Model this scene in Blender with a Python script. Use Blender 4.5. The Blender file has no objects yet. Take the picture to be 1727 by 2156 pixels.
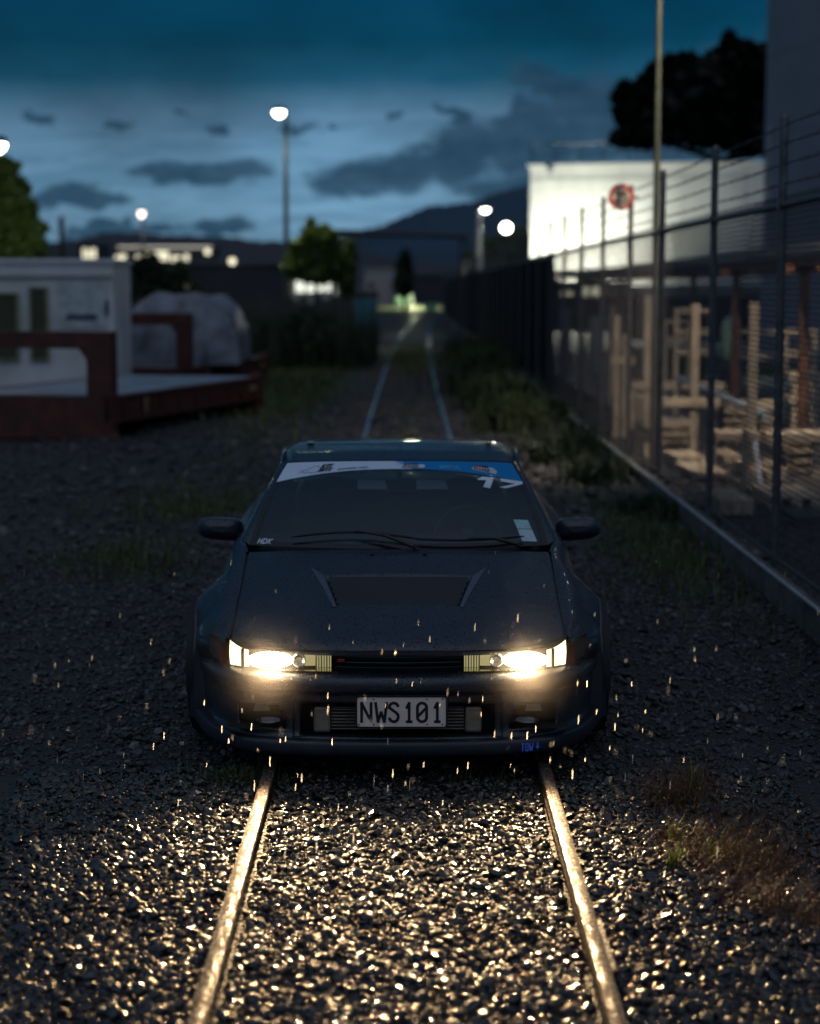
import bpy, math, random
import numpy as np
from mathutils import Vector, Matrix
random.seed(7); RNG = np.random.default_rng(11)
SC = bpy.context.scene
COL = SC.collection
R = math.radians

# ------------------------------------------------------------------ camera
CAM_H, PITCH, FPX = 1.96, R(6.66), 4050.0
YAW = math.atan(5.5 / 4050)
cd = bpy.data.cameras.new('camera'); cam = bpy.data.objects.new('camera', cd); COL.objects.link(cam)
cam.location = (0, 0, CAM_H); cam.rotation_euler = (math.pi / 2 - PITCH, 0, -YAW)
cd.sensor_fit = 'HORIZONTAL'; cd.sensor_width = 36; cd.lens = 36 * FPX / 1727
cd.clip_start = 0.05; cd.clip_end = 6000
cd.dof.use_dof = True; cd.dof.focus_distance = 7.95; cd.dof.aperture_fstop = 2.1
SC.camera = cam
SC.view_settings.view_transform = 'Standard'; SC.view_settings.look = 'None'
SC.view_settings.exposure = 0.0; SC.view_settings.gamma = 1.0
SC.render.film_transparent = False
SC.cycles.use_denoising = True
SC.cycles.max_bounces = 8; SC.cycles.transparent_max_bounces = 24
SC.cycles.volume_bounces = 0; SC.cycles.sample_clamp_indirect = 4.0
SC.cycles.caustics_reflective = False; SC.cycles.caustics_refractive = False

def at(Dx, Dy, Y):
    """pixel of the photograph (1727 wide) at distance Y -> (x, z)"""
    a = (Dx - 863.5) / FPX; b = -(Dy - 1078) / FPX
    d = (a, math.cos(PITCH) + b * math.sin(PITCH), -math.sin(PITCH) + b * math.cos(PITCH))
    dx = d[0] * math.cos(YAW) + d[1] * math.sin(YAW); dy = -d[0] * math.sin(YAW) + d[1] * math.cos(YAW)
    t = Y / dy
    return dx * t, CAM_H + d[2] * t

# ------------------------------------------------------------------ node helpers
class NT:
    def __init__(s, tree): s.t = tree; s.n = tree.nodes; s.l = tree.links
    def add(s, kind, **kw):
        n = s.n.new(kind)
        for k, v in kw.items(): setattr(n, k, v)
        return n
    def link(s, a, b): s.l.new(a, b)
    def math(s, op, a, b=None, c=None, clamp=False):
        n = s.n.new('ShaderNodeMath'); n.operation = op; n.use_clamp = clamp
        for i, v in enumerate((a, b, c)):
            if v is None: continue
            if isinstance(v, (int, float)): n.inputs[i].default_value = v
            else: s.l.new(v, n.inputs[i])
        return n.outputs[0]
    def mix(s, f, a, b, blend='MIX'):
        n = s.n.new('ShaderNodeMix'); n.data_type = 'RGBA'; n.blend_type = blend
        for i, v in ((0, f), (6, a), (7, b)):
            if isinstance(v, (int, float)): n.inputs[i].default_value = v
            elif isinstance(v, tuple): n.inputs[i].default_value = (*v, 1) if len(v) == 3 else v
            else: s.l.new(v, n.inputs[i])
        return n.outputs[2]
    def ramp(s, f, stops, interp='LINEAR'):
        n = s.n.new('ShaderNodeValToRGB'); cr = n.color_ramp; cr.interpolation = interp
        while len(cr.elements) < len(stops): cr.elements.new(0.5)
        for e, (p, c) in zip(cr.elements, stops):
            e.position = p; e.color = (c, c, c, 1) if isinstance(c, (int, float)) else (*c, 1)
        s.l.new(f, n.inputs[0]); return n.outputs[0]

# ------------------------------------------------------------------ world: dusk sky with clouds
w = bpy.data.worlds.new('World'); SC.world = w; w.use_nodes = True
W = NT(w.node_tree); bg = [n for n in W.n if n.type == 'BACKGROUND'][0]
tc = W.add('ShaderNodeTexCoord'); sep = W.add('ShaderNodeSeparateXYZ'); W.link(tc.outputs['Generated'], sep.inputs[0])
X_, Y_, Z_ = sep.outputs
yy = W.math('MAXIMUM', W.math('ABSOLUTE', Y_), 0.25)
az = W.math('DIVIDE', X_, yy); el = W.math('DIVIDE', Z_, yy)          # tangent coordinates of the direction
def smooth_blob(cx, cy, rx, ry, ang, wu, wv):
    c, s_ = math.cos(ang), math.sin(ang)
    dx = W.math('SUBTRACT', wu, cx); dy = W.math('SUBTRACT', wv, cy)
    p = W.math('DIVIDE', W.math('ADD', W.math('MULTIPLY', dx, c), W.math('MULTIPLY', dy, s_)), rx)
    q = W.math('DIVIDE', W.math('SUBTRACT', W.math('MULTIPLY', dy, c), W.math('MULTIPLY', dx, s_)), ry)
    return W.math('SUBTRACT', 1.0, W.math('ADD', W.math('MULTIPLY', p, p), W.math('MULTIPLY', q, q)))
comb = W.add('ShaderNodeCombineXYZ'); W.link(az, comb.inputs[0]); W.link(W.math('MULTIPLY', el, 1.7), comb.inputs[1])
def wn(scale, detail, rough, off=0.0):
    n = W.add('ShaderNodeTexNoise'); n.inputs['Scale'].default_value = scale; n.inputs['Detail'].default_value = detail
    n.inputs['Roughness'].default_value = rough
    m = W.add('ShaderNodeMapping'); m.inputs['Location'].default_value = (off, off * .7, off * 1.3)
    W.link(comb.outputs[0], m.inputs[0]); W.link(m.outputs[0], n.inputs['Vector']); return n
n1 = wn(16, 6, .62); n2 = wn(55, 5, .6, 3.1); n3 = wn(7, 4, .5, 8.0)
nv1 = W.math('SUBTRACT', n1.outputs[0], .5); nv2 = W.math('SUBTRACT', n2.outputs[0], .5)
wu = W.math('ADD', az, W.math('ADD', W.math('MULTIPLY', nv1, .06), W.math('MULTIPLY', nv2, .024)))
sc1 = W.add('ShaderNodeSeparateColor'); W.link(n1.outputs['Color'], sc1.inputs[0])
wv = W.math('ADD', el, W.math('ADD', W.math('MULTIPLY', W.math('SUBTRACT', sc1.outputs[1], .5), .03), W.math('MULTIPLY', nv2, .012)))
def PX(x, y): return ((x - 858) / FPX, (605 - y) / FPX)
field = None
for (x, y, rx, ry, a) in [(445, 372, 150, 34, 4), (800, 375, 195, 58, 6), (960, 320, 120, 80, 20), (1110, 300, 150, 105, 25), (1260, 260, 130, 130, 20),
                          (1420, 300, 200, 130, 0), (1180, 180, 160, 42, -12), (1210, 400, 300, 60, 0), (455, 277, 36, 17, -10), (830, 262, 26, 13, 0),
                          (95, 243, 48, 11, -18), (265, 260, 42, 9, 0), (370, 250, 30, 8, 0), (635, 275, 30, 13, -15), (690, 285, 16, 9, 0),
                          (170, 425, 130, 30, -3), (480, 478, 95, 24, 2), (250, 480, 180, 12, 0), (950, 245, 45, 17, -25), (1850, 250, 500, 260, 0), (1090,250,60,60,0)]:
    cx, cy = PX(x, y); b = smooth_blob(cx, cy, rx / FPX, ry / FPX, R(a), wu, wv)
    field = b if field is None else W.math('MAXIMUM', field, b)
dens = W.ramp(W.math('ADD', field, W.math('MULTIPLY', nv2, 1.3)), [(-.0, 0), (.75, 1)])
dens = W.ramp(W.math('ADD', W.math('MULTIPLY', dens, 1.0), 0.0), [(0, 0), (1, 1)], 'EASE')
base = W.ramp(W.math('DIVIDE', W.math('ADD', el, W.math('MULTIPLY', nv1, .012)), 0.5), [
    (0.00, (.07, .175, .275)), (.055, (.135, .265, .385)), (.11, (.135, .285, .430)), (.175, (.095, .205, .325)), (.212, (.012, .090, .165)),
    (.248, (.003, .054, .106)), (.32, (.0008, .045, .102)), (.6, (.012, .040, .080)), (1.0, (.018, .040, .078))])
# thin veil streaks in the bright band, darker left top
veil = W.ramp(n3.outputs[0], [(.32, .62), (.66, 1.28)])
base = W.mix(1.0, base, veil, 'MULTIPLY')
cl = W.mix(W.ramp(n2.outputs[0], [(.3, 0), (.7, 1)]), (.012, .044, .084), (.026, .072, .122))
mp_ = W.add('ShaderNodeMapping'); mp_.inputs['Scale'].default_value = (9, 42, 1); W.link(comb.outputs[0], mp_.inputs[0])
ns_ = W.add('ShaderNodeTexNoise'); ns_.inputs['Scale'].default_value = 1.6; ns_.inputs['Detail'].default_value = 7; ns_.inputs['Roughness'].default_value = .6; ns_.inputs['Distortion'].default_value = .6; W.link(mp_.outputs[0], ns_.inputs['Vector'])
stv = W.math('MULTIPLY', W.ramp(ns_.outputs[0], [(.44, 0), (.68, .55)]), W.math('MULTIPLY', W.math('SUBTRACT', .125, el), 18, clamp=True)); base = W.mix(stv, base, (.028, .095, .170))
dens = W.math('MULTIPLY', dens, W.math('ADD', .78, W.math('MULTIPLY', ns_.outputs[0], .4)), clamp=True)
skyc = W.mix(W.math('MULTIPLY', dens, .93), base, cl)
# darker at the upper left, as the cloud deck there is thicker
dk = W.math('MULTIPLY', W.math('MULTIPLY', W.math('SUBTRACT', .05, az), 2.2, clamp=True), W.math('MULTIPLY', W.math('SUBTRACT', el, .08), 12, clamp=True), clamp=True)
skyc = W.mix(W.math('MULTIPLY', dk, .6), skyc, (.004, .035, .07))
nish = W.add('ShaderNodeTexSky', sky_type='NISHITA', sun_disc=False, sun_elevation=R(-4), sun_rotation=R(200), altitude=20)
nm = W.mix(1.0, nish.outputs[0], (.05, .05, .05), 'MULTIPLY')
skyc = W.mix(1.0, skyc, nm, 'ADD')
t_ = W.math('SUBTRACT', W.math('MULTIPLY', Z_, .75), W.math('MULTIPLY', Y_, .5))
amb = W.ramp(t_, [(0.0, (0, 0, 0)), (.12, (.014, .02, .030)), (.4, (.085, .105, .14)), (.75, (.21, .235, .29)), (1.0, (.29, .32, .37))])
ab = W.ramp(Z_, [(.08, .03), (.4, 1)])
skyc = W.mix(1.0, skyc, W.mix(1.0, amb, ab, 'MULTIPLY'), 'ADD')
W.link(skyc, bg.inputs[0]); bg.inputs[1].default_value = 1.0

# last glow of the day, very soft and cool (the sun is below the horizon)
sd = bpy.data.lights.new('sun', 'SUN'); sun = bpy.data.objects.new('sun', sd); COL.objects.link(sun)
sd.energy = 0.035; sd.angle = R(40); sd.color = (.6, .8, 1.0); sun.rotation_euler = (R(55), 0, R(-20))

# ------------------------------------------------------------------ material helper
def mat(name, col, rough=.6, metal=0., var=.25, vscale=6., bump=0., bscale=40., emit=None, estr=0., coat=0., col2=None, spec=.5, trans=0., alpha=1., sub=None):
    m = bpy.data.materials.new(name); m.use_nodes = True; t = NT(m.node_tree)
    b = t.n['Principled BSDF']
    if len(col) == 3: col = (*col, 1)
    b.inputs['Roughness'].default_value = rough; b.inputs['Metallic'].default_value = metal
    b.inputs['Specular IOR Level'].default_value = spec
    b.inputs['Coat Weight'].default_value = coat; b.inputs['Coat Roughness'].default_value = .06
    b.inputs['Transmission Weight'].default_value = trans
    co = t.add('ShaderNodeTexCoord')
    n = t.add('ShaderNodeTexNoise'); n.inputs['Scale'].default_value = vscale; n.inputs['Detail'].default_value = 8; n.inputs['Roughness'].default_value = .65
    t.link(co.outputs['Object'], n.inputs['Vector'])
    c2 = col2 if col2 else tuple(c * (1 - var) for c in col[:3]); c1 = col[:3] if col2 else tuple(min(1, c * (1 + var)) for c in col[:3])
    cc = t.mix(t.ramp(n.outputs[0], [(.35, 0), (.65, 1)]), tuple(c2), tuple(c1)); t.link(cc, b.inputs['Base Color'])
    rr = t.math('ADD', t.math('MULTIPLY', t.math('SUBTRACT', n.outputs[0], .5), .25), rough, clamp=True); t.link(rr, b.inputs['Roughness'])
    if bump:
        n2 = t.add('ShaderNodeTexNoise'); n2.inputs['Scale'].default_value = bscale; n2.inputs['Detail'].default_value = 6
        t.link(co.outputs['Object'], n2.inputs['Vector'])
        bp = t.add('ShaderNodeBump'); bp.inputs['Strength'].default_value = bump; bp.inputs['Distance'].default_value = .02
        t.link(n2.outputs[0], bp.inputs['Height']); t.link(bp.outputs[0], b.inputs['Normal'])
    if emit:
        b.inputs['Emission Color'].default_value = (*emit, 1); b.inputs['Emission Strength'].default_value = estr
    m.diffuse_color = col
    return m
def emis(name, col, s):
    m = bpy.data.materials.new(name); m.use_nodes = True; t = NT(m.node_tree); t.n.clear()
    e = t.add('ShaderNodeEmission'); e.inputs[0].default_value = (*col, 1); e.inputs[1].default_value = s
    o = t.add('ShaderNodeOutputMaterial'); t.link(e.outputs[0], o.inputs[0]); return m

# ------------------------------------------------------------------ mesh helper
class MB:
    def __init__(s): s.v = []; s.f = []; s.m = []
    def quadpts(s, pts, mi=0):
        k = len(s.v); s.v += [tuple(p) for p in pts]; s.f.append(tuple(range(k, k + len(pts)))); s.m.append(mi); return s
    def box(s, c, d, rz=0., mi=0, taper=1., rx=0., ry=0.):
        k = len(s.v); M = Matrix.Rotation(rz, 3, 'Z') @ Matrix.Rotation(ry, 3, 'Y') @ Matrix.Rotation(rx, 3, 'X')
        for sz in (-1, 1):
            for sx, sy in ((-1, -1), (1, -1), (1, 1), (-1, 1)):
                tt = taper if sz > 0 else 1
                p = M @ Vector((sx * d[0] / 2 * tt, sy * d[1] / 2 * tt, sz * d[2] / 2)); s.v.append((p.x + c[0], p.y + c[1], p.z + c[2]))
        for f in ((3, 2, 1, 0), (4, 5, 6, 7), (0, 1, 5, 4), (1, 2, 6, 5), (2, 3, 7, 6), (3, 0, 4, 7)):
            s.f.append(tuple(k + i for i in f)); s.m.append(mi)
        return s
    def tube(s, pts, r, n=10, mi=0, cap=True, squash=1.):
        pts = [Vector(p) for p in pts]; rs = r if isinstance(r, (list, tuple)) else [r] * len(pts); k0 = len(s.v)
        ref = None
        for i, p in enumerate(pts):
            d = (pts[min(i + 1, len(pts) - 1)] - pts[max(i - 1, 0)]).normalized()
            if ref is None: ref = Vector((0, 0, 1)) if abs(d.z) < .9 else Vector((1, 0, 0))
            a = d.cross(ref).normalized(); b = a.cross(d).normalized(); ref = b if abs(d.dot(b)) < .9 else ref
            for j in range(n):
                t = 2 * math.pi * j / n; q = p + a * (rs[i] * math.cos(t)) + b * (rs[i] * math.sin(t) * squash); s.v.append(tuple(q))
        for i in range(len(pts) - 1):
            for j in range(n):
                a = k0 + i * n + j; b = k0 + i * n + (j + 1) % n
                s.f.append((a, b, b + n, a + n)); s.m.append(mi)
        if cap:
            s.f.append(tuple(k0 + j for j in reversed(range(n)))); s.m.append(mi)
            s.f.append(tuple(k0 + (len(pts) - 1) * n + j for j in range(n))); s.m.append(mi)
        return s
    def grid(s, fn, nu, nv, mi=0, flip=False, keep=None, us=None, vs=None):
        us = us or [i / nu for i in range(nu + 1)]; vs = vs or [j / nv for j in range(nv + 1)]
        k = len(s.v); nv_ = len(vs)
        for a in us:
            for b in vs: s.v.append(tuple(fn(a, b)))
        for i in range(len(us) - 1):
            for j in range(nv_ - 1):
                if keep and not keep((us[i] + us[i + 1]) / 2, (vs[j] + vs[j + 1]) / 2): continue
                q = (k + i * nv_ + j, k + (i + 1) * nv_ + j, k + (i + 1) * nv_ + j + 1, k + i * nv_ + j + 1)
                s.f.append(q[::-1] if flip else q); s.m.append(mi)
        return s
    def lathe(s, prof, c, axis='Z', n=32, mi=0, a0=0., a1=2 * math.pi, close=True):
        k = len(s.v); N = n if close else n + 1
        for i in range(N):
            t = a0 + (a1 - a0) * i / n
            for (r, h) in prof:
                if axis == 'Z': p = (c[0] + r * math.cos(t), c[1] + r * math.sin(t), c[2] + h)
                elif axis == 'X': p = (c[0] + h, c[1] + r * math.cos(t), c[2] + r * math.sin(t))
                else: p = (c[0] + r * math.cos(t), c[1] + h, c[2] + r * math.sin(t))
                s.v.append(p)
        m = len(prof)
        for i in range(n):
            j = (i + 1) % N
            for q in range(m - 1):
                s.f.append((k + i * m + q, k + j * m + q, k + j * m + q + 1, k + i * m + q + 1)); s.m.append(mi)
        return s
    def prism(s, poly, fn0, fn1, mi=0):
        """poly of 2d points mapped to 3d by fn0 (front) and fn1 (back)"""
        k = len(s.v); n = len(poly); s.v += [tuple(fn0(p)) for p in poly] + [tuple(fn1(p)) for p in poly]
        s.f.append(tuple(range(k, k + n))); s.f.append(tuple(reversed(range(k + n, k + 2 * n)))); s.m += [mi, mi]
        for i in range(n): s.f.append((k + i, k + n + i, k + n + (i + 1) % n, k + (i + 1) % n)); s.m.append(mi)
        return s
    def build(s, name, mats, parent=None, smooth=None, solid=0., bevel=0., loc=None):
        me = bpy.data.meshes.new(name); me.from_pydata(s.v, [], s.f)
        mats = mats if isinstance(mats, (list, tuple)) else [mats]
        for m in mats: me.materials.append(m)
        if len(mats) > 1: me.polygons.foreach_set('material_index', s.m)
        me.update()
        if smooth is not None:
            me.polygons.foreach_set('use_smooth', [True] * len(me.polygons))
            if smooth < 180: me.set_sharp_from_angle(angle=R(smooth))
        o = bpy.data.objects.new(name, me); COL.objects.link(o)
        if loc is not None:
            me.transform(Matrix.Translation(-Vector(loc))); o.location = loc
        if parent is not None: o.parent = parent
        if solid:
            md = o.modifiers.new('s', 'SOLIDIFY'); md.thickness = solid; md.offset = -1
        if bevel:
            md = o.modifiers.new('b', 'BEVEL'); md.width = bevel; md.segments = 2; md.limit_method = 'ANGLE'; md.angle_limit = R(50)
        return o
def empty(name, loc=(0, 0, 0), rz=0., label=None, cat=None, group=None):
    o = bpy.data.objects.new(name, None); o.location = loc; o.rotation_euler = (0, 0, rz); o.empty_display_size = .2; COL.objects.link(o)
    return tag(o, label, cat, group)
def tag(o, label=None, cat=None, group=None, kind=None):
    if label: o['label'] = label
    if cat: o['category'] = cat
    if group: o['group'] = group
    if kind: o['kind'] = kind
    return o
def lamp(kind, name, loc, energy, color=(1, 1, 1), size=.1, parent=None, aim=None, spot=None, blend=.5):
    d = bpy.data.lights.new(name, kind); d.energy = energy; d.color = color
    if kind in ('POINT', 'SPOT'): d.shadow_soft_size = size
    if kind == 'SPOT': d.spot_size = R(spot); d.spot_blend = blend
    o = bpy.data.objects.new(name, d); COL.objects.link(o); o.location = loc
    if aim is not None: o.rotation_euler = (Vector(aim) - Vector(loc)).to_track_quat('-Z', 'Y').to_euler()
    if parent is not None: o.parent = parent
    return o
def interp(tab, u):
    """monotone-ish cubic through table points"""
    n = len(tab)
    if u <= tab[0][0]: return tab[0][1]
    if u >= tab[-1][0]: return tab[-1][1]
    for i in range(n - 1):
        if tab[i][0] <= u <= tab[i + 1][0]: break
    x0, y0 = tab[i]; x1, y1 = tab[i + 1]; h = x1 - x0; t = (u - x0) / h
    s = (y1 - y0) / h
    sm = (y0 - tab[i - 1][1]) / (x0 - tab[i - 1][0]) if i > 0 else s
    sp = (tab[i + 2][1] - y1) / (tab[i + 2][0] - x1) if i + 2 < n else s
    m0 = 0 if s * sm <= 0 else 2 * s * sm / (s + sm); m1 = 0 if s * sp <= 0 else 2 * s * sp / (s + sp)
    return (2 * t**3 - 3 * t * t + 1) * y0 + (t**3 - 2 * t * t + t) * h * m0 + (-2 * t**3 + 3 * t * t) * y1 + (t**3 - t * t) * h * m1
# stroke lettering: each glyph is a list of polylines in a 0..w x 0..1 box
def arc(cx, cy, rx, ry, a0, a1, n=8): return [(cx + rx * math.cos(R(a0 + (a1 - a0) * i / n)), cy + ry * math.sin(R(a0 + (a1 - a0) * i / n))) for i in range(n + 1)]
GL = {'N': (.62, [[(.06, 0), (.06, 1), (.56, 0), (.56, 1)]]), 'W': (.66, [[(.04, 1), (.16, 0), (.33, .5), (.5, 0), (.62, 1)]]),
      'S': (.6, [arc(.3, .76, .24, .24, 20, 180) + arc(.3, .26, .24, .26, 90, -160)[1:]]),
      '1': (.5, [[(.1, .75), (.27, 1), (.27, 0)], [(.1, 0), (.44, 0)]]),
      '0': (.6, [arc(.3, .76, .24, .24, 0, 180) + arc(.3, .24, .24, .24, 180, 360) + [(.54, .76)], [(.1, .3), (.5, .72)]]),
      'O': (.6, [[(.08, .1), (.08, .9), (.15, 1), (.45, 1), (.52, .9), (.52, .1), (.45, 0), (.15, 0), (.08, .1)]]),
      'T': (.6, [[(.02, 1), (.58, 1)], [(.3, 1), (.3, 0)]]), '7': (.6, [[(.02, 1), (.56, 1), (.2, 0)]]), '2': (.6, [[(.06, .8), (.2, 1), (.42, 1), (.54, .8), (.5, .6), (.06, 0), (.56, 0)]]),
      '5': (.6, [[(.52, 1), (.12, 1), (.1, .58), (.4, .6), (.54, .42), (.5, .1), (.3, 0), (.06, .08)]]),
      'D': (.62, [[(.06, 0), (.06, 1), (.36, 1), (.56, .8), (.56, .2), (.36, 0), (.06, 0)]]), 'Z': (.6, [[(.04, 1), (.56, 1), (.04, 0), (.56, 0)]]),
      'E': (.55, [[(.52, 1), (.06, 1), (.06, 0), (.52, 0)], [(.06, .5), (.45, .5)]]), 'V': (.6, [[(.02, 1), (.3, 0), (.58, 1)]]), 'L': (.5, [[(.06, 1), (.06, 0), (.48, 0)]]),
      'P': (.55, [[(.06, 0), (.06, 1), (.5, .95), (.5, .55), (.06, .5)]]), 'M': (.7, [[(.04, 0), (.08, 1), (.34, .35), (.6, 1), (.66, 0)]]), 'R': (.58, [[(.06, 0), (.06, 1), (.5, .95), (.5, .55), (.06, .5), (.54, 0)]]),
      'I': (.2, [[(.1, 0), (.1, 1)]]), 'A': (.6, [[(.02, 0), (.3, 1), (.58, 0)], [(.12, .35), (.48, .35)]]), 'B': (.58, [[(.06, 0), (.06, 1), (.48, .9), (.48, .6), (.06, .52), (.52, .45), (.52, .1), (.06, 0)]]),
      'C': (.55, [[(.52, .85), (.4, 1), (.15, 1), (.06, .8), (.06, .2), (.15, 0), (.4, 0), (.52, .15)]]), 'G': (.6, [[(.52, .85), (.4, 1), (.15, 1), (.06, .8), (.06, .2), (.15, 0), (.5, 0), (.52, .45), (.3, .45)]]),
      'F': (.5, [[(.06, 0), (.06, 1), (.5, 1)], [(.06, .5), (.4, .5)]]), 'H': (.6, [[(.06, 0), (.06, 1)], [(.54, 0), (.54, 1)], [(.06, .5), (.54, .5)]]),
      'X': (.6, [[(.02, 0), (.58, 1)], [(.02, 1), (.58, 0)]]), 'K': (.6, [[(.06, 0), (.06, 1)], [(.54, 1), (.08, .45), (.56, 0)]]), 'Y': (.6, [[(.02, 1), (.3, .5), (.58, 1)], [(.3, .5), (.3, 0)]]), ' ': (.4, [])}
def lettering(mb, text, fn, x0, y0, h, wd, thick, slant=0., gap=.16, mi=0, off=.0012):
    """fn(x, y, out) maps flat coordinates to the surface"""
    x = x0; k = 0
    for ch in text:
        gw, pl = GL[ch]
        for line in pl:
            P_ = [(x + (px * wd) * h + slant * py * h, y0 + py * h) for px, py in line]
            for (a, b) in zip(P_, P_[1:]):
                d = (b[0] - a[0], b[1] - a[1]); L = math.hypot(*d) or 1e-6; n = (-d[1] / L * thick / 2, d[0] / L * thick / 2); e = (d[0] / L * thick * .35, d[1] / L * thick * .35)
                o = off + k * 4e-5; k += 1
                q = [(a[0] - e[0] - n[0], a[1] - e[1] - n[1]), (b[0] + e[0] - n[0], b[1] + e[1] - n[1]), (b[0] + e[0] + n[0], b[1] + e[1] + n[1]), (a[0] - e[0] + n[0], a[1] - e[1] + n[1])]
                mb.quadpts([fn(p[0], p[1], o) for p in q], mi)
        x += (gw * wd + gap * wd) * h
    return x

# ================================================================== THE CAR
CX, CY = -0.04, 7.68
def paint_mat(name, base, rough, drops=True):
    m = bpy.data.materials.new(name); m.use_nodes = True; t = NT(m.node_tree); b = t.n['Principled BSDF']
    b.inputs['Base Color'].default_value = (*base, 1); b.inputs['Roughness'].default_value = rough
    b.inputs['Coat Weight'].default_value = 1.0; b.inputs['Coat Roughness'].default_value = .03
    co = t.add('ShaderNodeTexCoord')
    if drops:
        v = t.add('ShaderNodeTexVoronoi', feature='F1'); v.inputs['Scale'].default_value = 100; t.link(co.outputs['Object'], v.inputs['Vector'])
        sc = t.add('ShaderNodeSeparateColor'); t.link(v.outputs['Color'], sc.inputs[0])
        rad = t.math('MULTIPLY', sc.outputs[0], .52)
        h = t.math('MAXIMUM', t.math('SUBTRACT', 1.0, t.math('DIVIDE', v.outputs['Distance'], t.math('MAXIMUM', rad, .05))), 0.0)
        h = t.math('POWER', h, .5)
        v2 = t.add('ShaderNodeTexVoronoi', feature='F1'); v2.inputs['Scale'].default_value = 260; t.link(co.outputs['Object'], v2.inputs['Vector'])
        h2 = t.math('MULTIPLY', t.math('MAXIMUM', t.math('SUBTRACT', .45, v2.outputs['Distance']), 0.0), .5)
        bp = t.add('ShaderNodeBump'); bp.inputs['Strength'].default_value = .7; bp.inputs['Distance'].default_value = .005
        t.link(t.math('ADD', h, h2), bp.inputs['Height']); t.link(bp.outputs[0], b.inputs['Coat Normal']); 
        bp2 = t.add('ShaderNodeBump'); bp2.inputs['Strength'].default_value = .3; bp2.inputs['Distance'].default_value = .003
        t.link(h, bp2.inputs['Height']); t.link(bp2.outputs[0], b.inputs['Normal'])
    n = t.add('ShaderNodeTexNoise'); n.inputs['Scale'].default_value = 5; n.inputs['Detail'].default_value = 6; t.link(co.outputs['Object'], n.inputs['Vector'])
    if drops:
        ge_ = t.add('ShaderNodeNewGeometry'); sg_ = t.add('ShaderNodeSeparateXYZ'); t.link(ge_.outputs['Normal'], sg_.inputs[0]); mk = t.math('MULTIPLY', t.ramp(h, [(.05, 0), (.5, .75)]), t.math('MULTIPLY', t.math('SUBTRACT', t.math('ABSOLUTE', sg_.outputs[2]), .45), 2.5, clamp=True)); t.link(t.mix(mk, tuple(c * 2.0 + .001 for c in base), tuple(c * .2 for c in base)), b.inputs['Base Color'])
        rr_ = t.math('ADD', t.math('MULTIPLY', n.outputs[0], .25), rough + .08, clamp=True); t.link(t.math('MULTIPLY', rr_, t.math('SUBTRACT', 1.0, t.math('MULTIPLY', mk, .8))), b.inputs['Roughness'])
        t.link(t.math('ADD', .25, t.math('MULTIPLY', t.math('SUBTRACT', 1.0, mk), .35)), b.inputs['Coat Weight']); t.link(t.math('MULTIPLY', t.math('SUBTRACT', 1.0, mk), .5), b.inputs['Specular IOR Level'])
    else: t.link(t.math('ADD', t.math('MULTIPLY', n.outputs[0], .25), rough - .1, clamp=True), b.inputs['Roughness'])
    return m
M_paint = paint_mat('car_paint', (.003, .006, .012), .24)
M_under = mat('car_underside', (.006, .006, .007), .7)
M_black = mat('black_plastic', (.012, .012, .013), .38, var=.3, vscale=20)
M_gloss = mat('gloss_black_trim', (.006, .006, .008), .12)
M_lip = mat('lip_plastic', (.016, .018, .030), .4, var=.25, vscale=8)
M_rubber = mat('rubber', (.012, .012, .012), .65, var=.3, vscale=30, bump=.2)
M_alloy = mat('wheel_alloy', (.06, .06, .065), .35, metal=1.)
M_chrome = mat('bright_metal', (.6, .6, .62), .18, metal=1., var=.08)
M_alu = mat('intercooler_alloy', (.24, .20, .16), .5, metal=.6, var=.25, vscale=14, bump=.1)
M_seat = mat('seat_fabric', (.02, .021, .025), .85)
M_visor = mat('sun_visor_vinyl', (.75, .75, .75), .7, var=.1)
def thin_glass(name, tint, refl_rough=.02, facing=.06, body=0., bodycol=(.1, .1, .1), bump=0.):
    m = bpy.data.materials.new(name); m.use_nodes = True; t = NT(m.node_tree); t.n.clear()
    tr = t.add('ShaderNodeBsdfTransparent'); tr.inputs[0].default_value = (*tint, 1)
    g = t.add('ShaderNodeBsdfGlossy'); g.inputs['Roughness'].default_value = refl_rough
    ge = t.add('ShaderNodeNewGeometry'); vm = t.add('ShaderNodeVectorMath', operation='DOT_PRODUCT'); t.link(ge.outputs['Normal'], vm.inputs[0]); t.link(ge.outputs['Incoming'], vm.inputs[1])
    fz = t.math('ADD', .04, t.math('MULTIPLY', t.math('POWER', t.math('SUBTRACT', 1.0, t.math('ABSOLUTE', vm.outputs['Value'])), 5.0), .96))
    co = t.add('ShaderNodeTexCoord')
    mx = t.add('ShaderNodeMixShader'); t.link(t.math('ADD', fz, facing, clamp=True), mx.inputs[0]); t.link(tr.outputs[0], mx.inputs[1]); t.link(g.outputs[0], mx.inputs[2])
    out = mx.outputs[0]
    if bump:
        v = t.add('ShaderNodeTexVoronoi'); v.inputs['Scale'].default_value = 130; t.link(co.outputs['Object'], v.inputs['Vector'])
        bp = t.add('ShaderNodeBump'); bp.inputs['Strength'].default_value = bump; bp.inputs['Distance'].default_value = .003
        t.link(t.math('MAXIMUM', t.math('SUBTRACT', .4, v.outputs[0]), 0.0), bp.inputs['Height']); t.link(bp.outputs[0], g.inputs['Normal'])
    if body:
        d = t.add('ShaderNodeBsdfDiffuse'); d.inputs[0].default_value = (*bodycol, 1)
        m2 = t.add('ShaderNodeMixShader'); m2.inputs[0].default_value = body; t.link(out, m2.inputs[1]); t.link(d.outputs[0], m2.inputs[2]); out = m2.outputs[0]
    o = t.add('ShaderNodeOutputMaterial'); t.link(out, o.inputs[0]); return m
M_wind = thin_glass('windscreen_glass', (.62, .70, .72), .08, .05, .15, (.035, .10, .14), .35)
M_lens = thin_glass('headlamp_lens', (.97, .97, .95), .04, .0)
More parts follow.
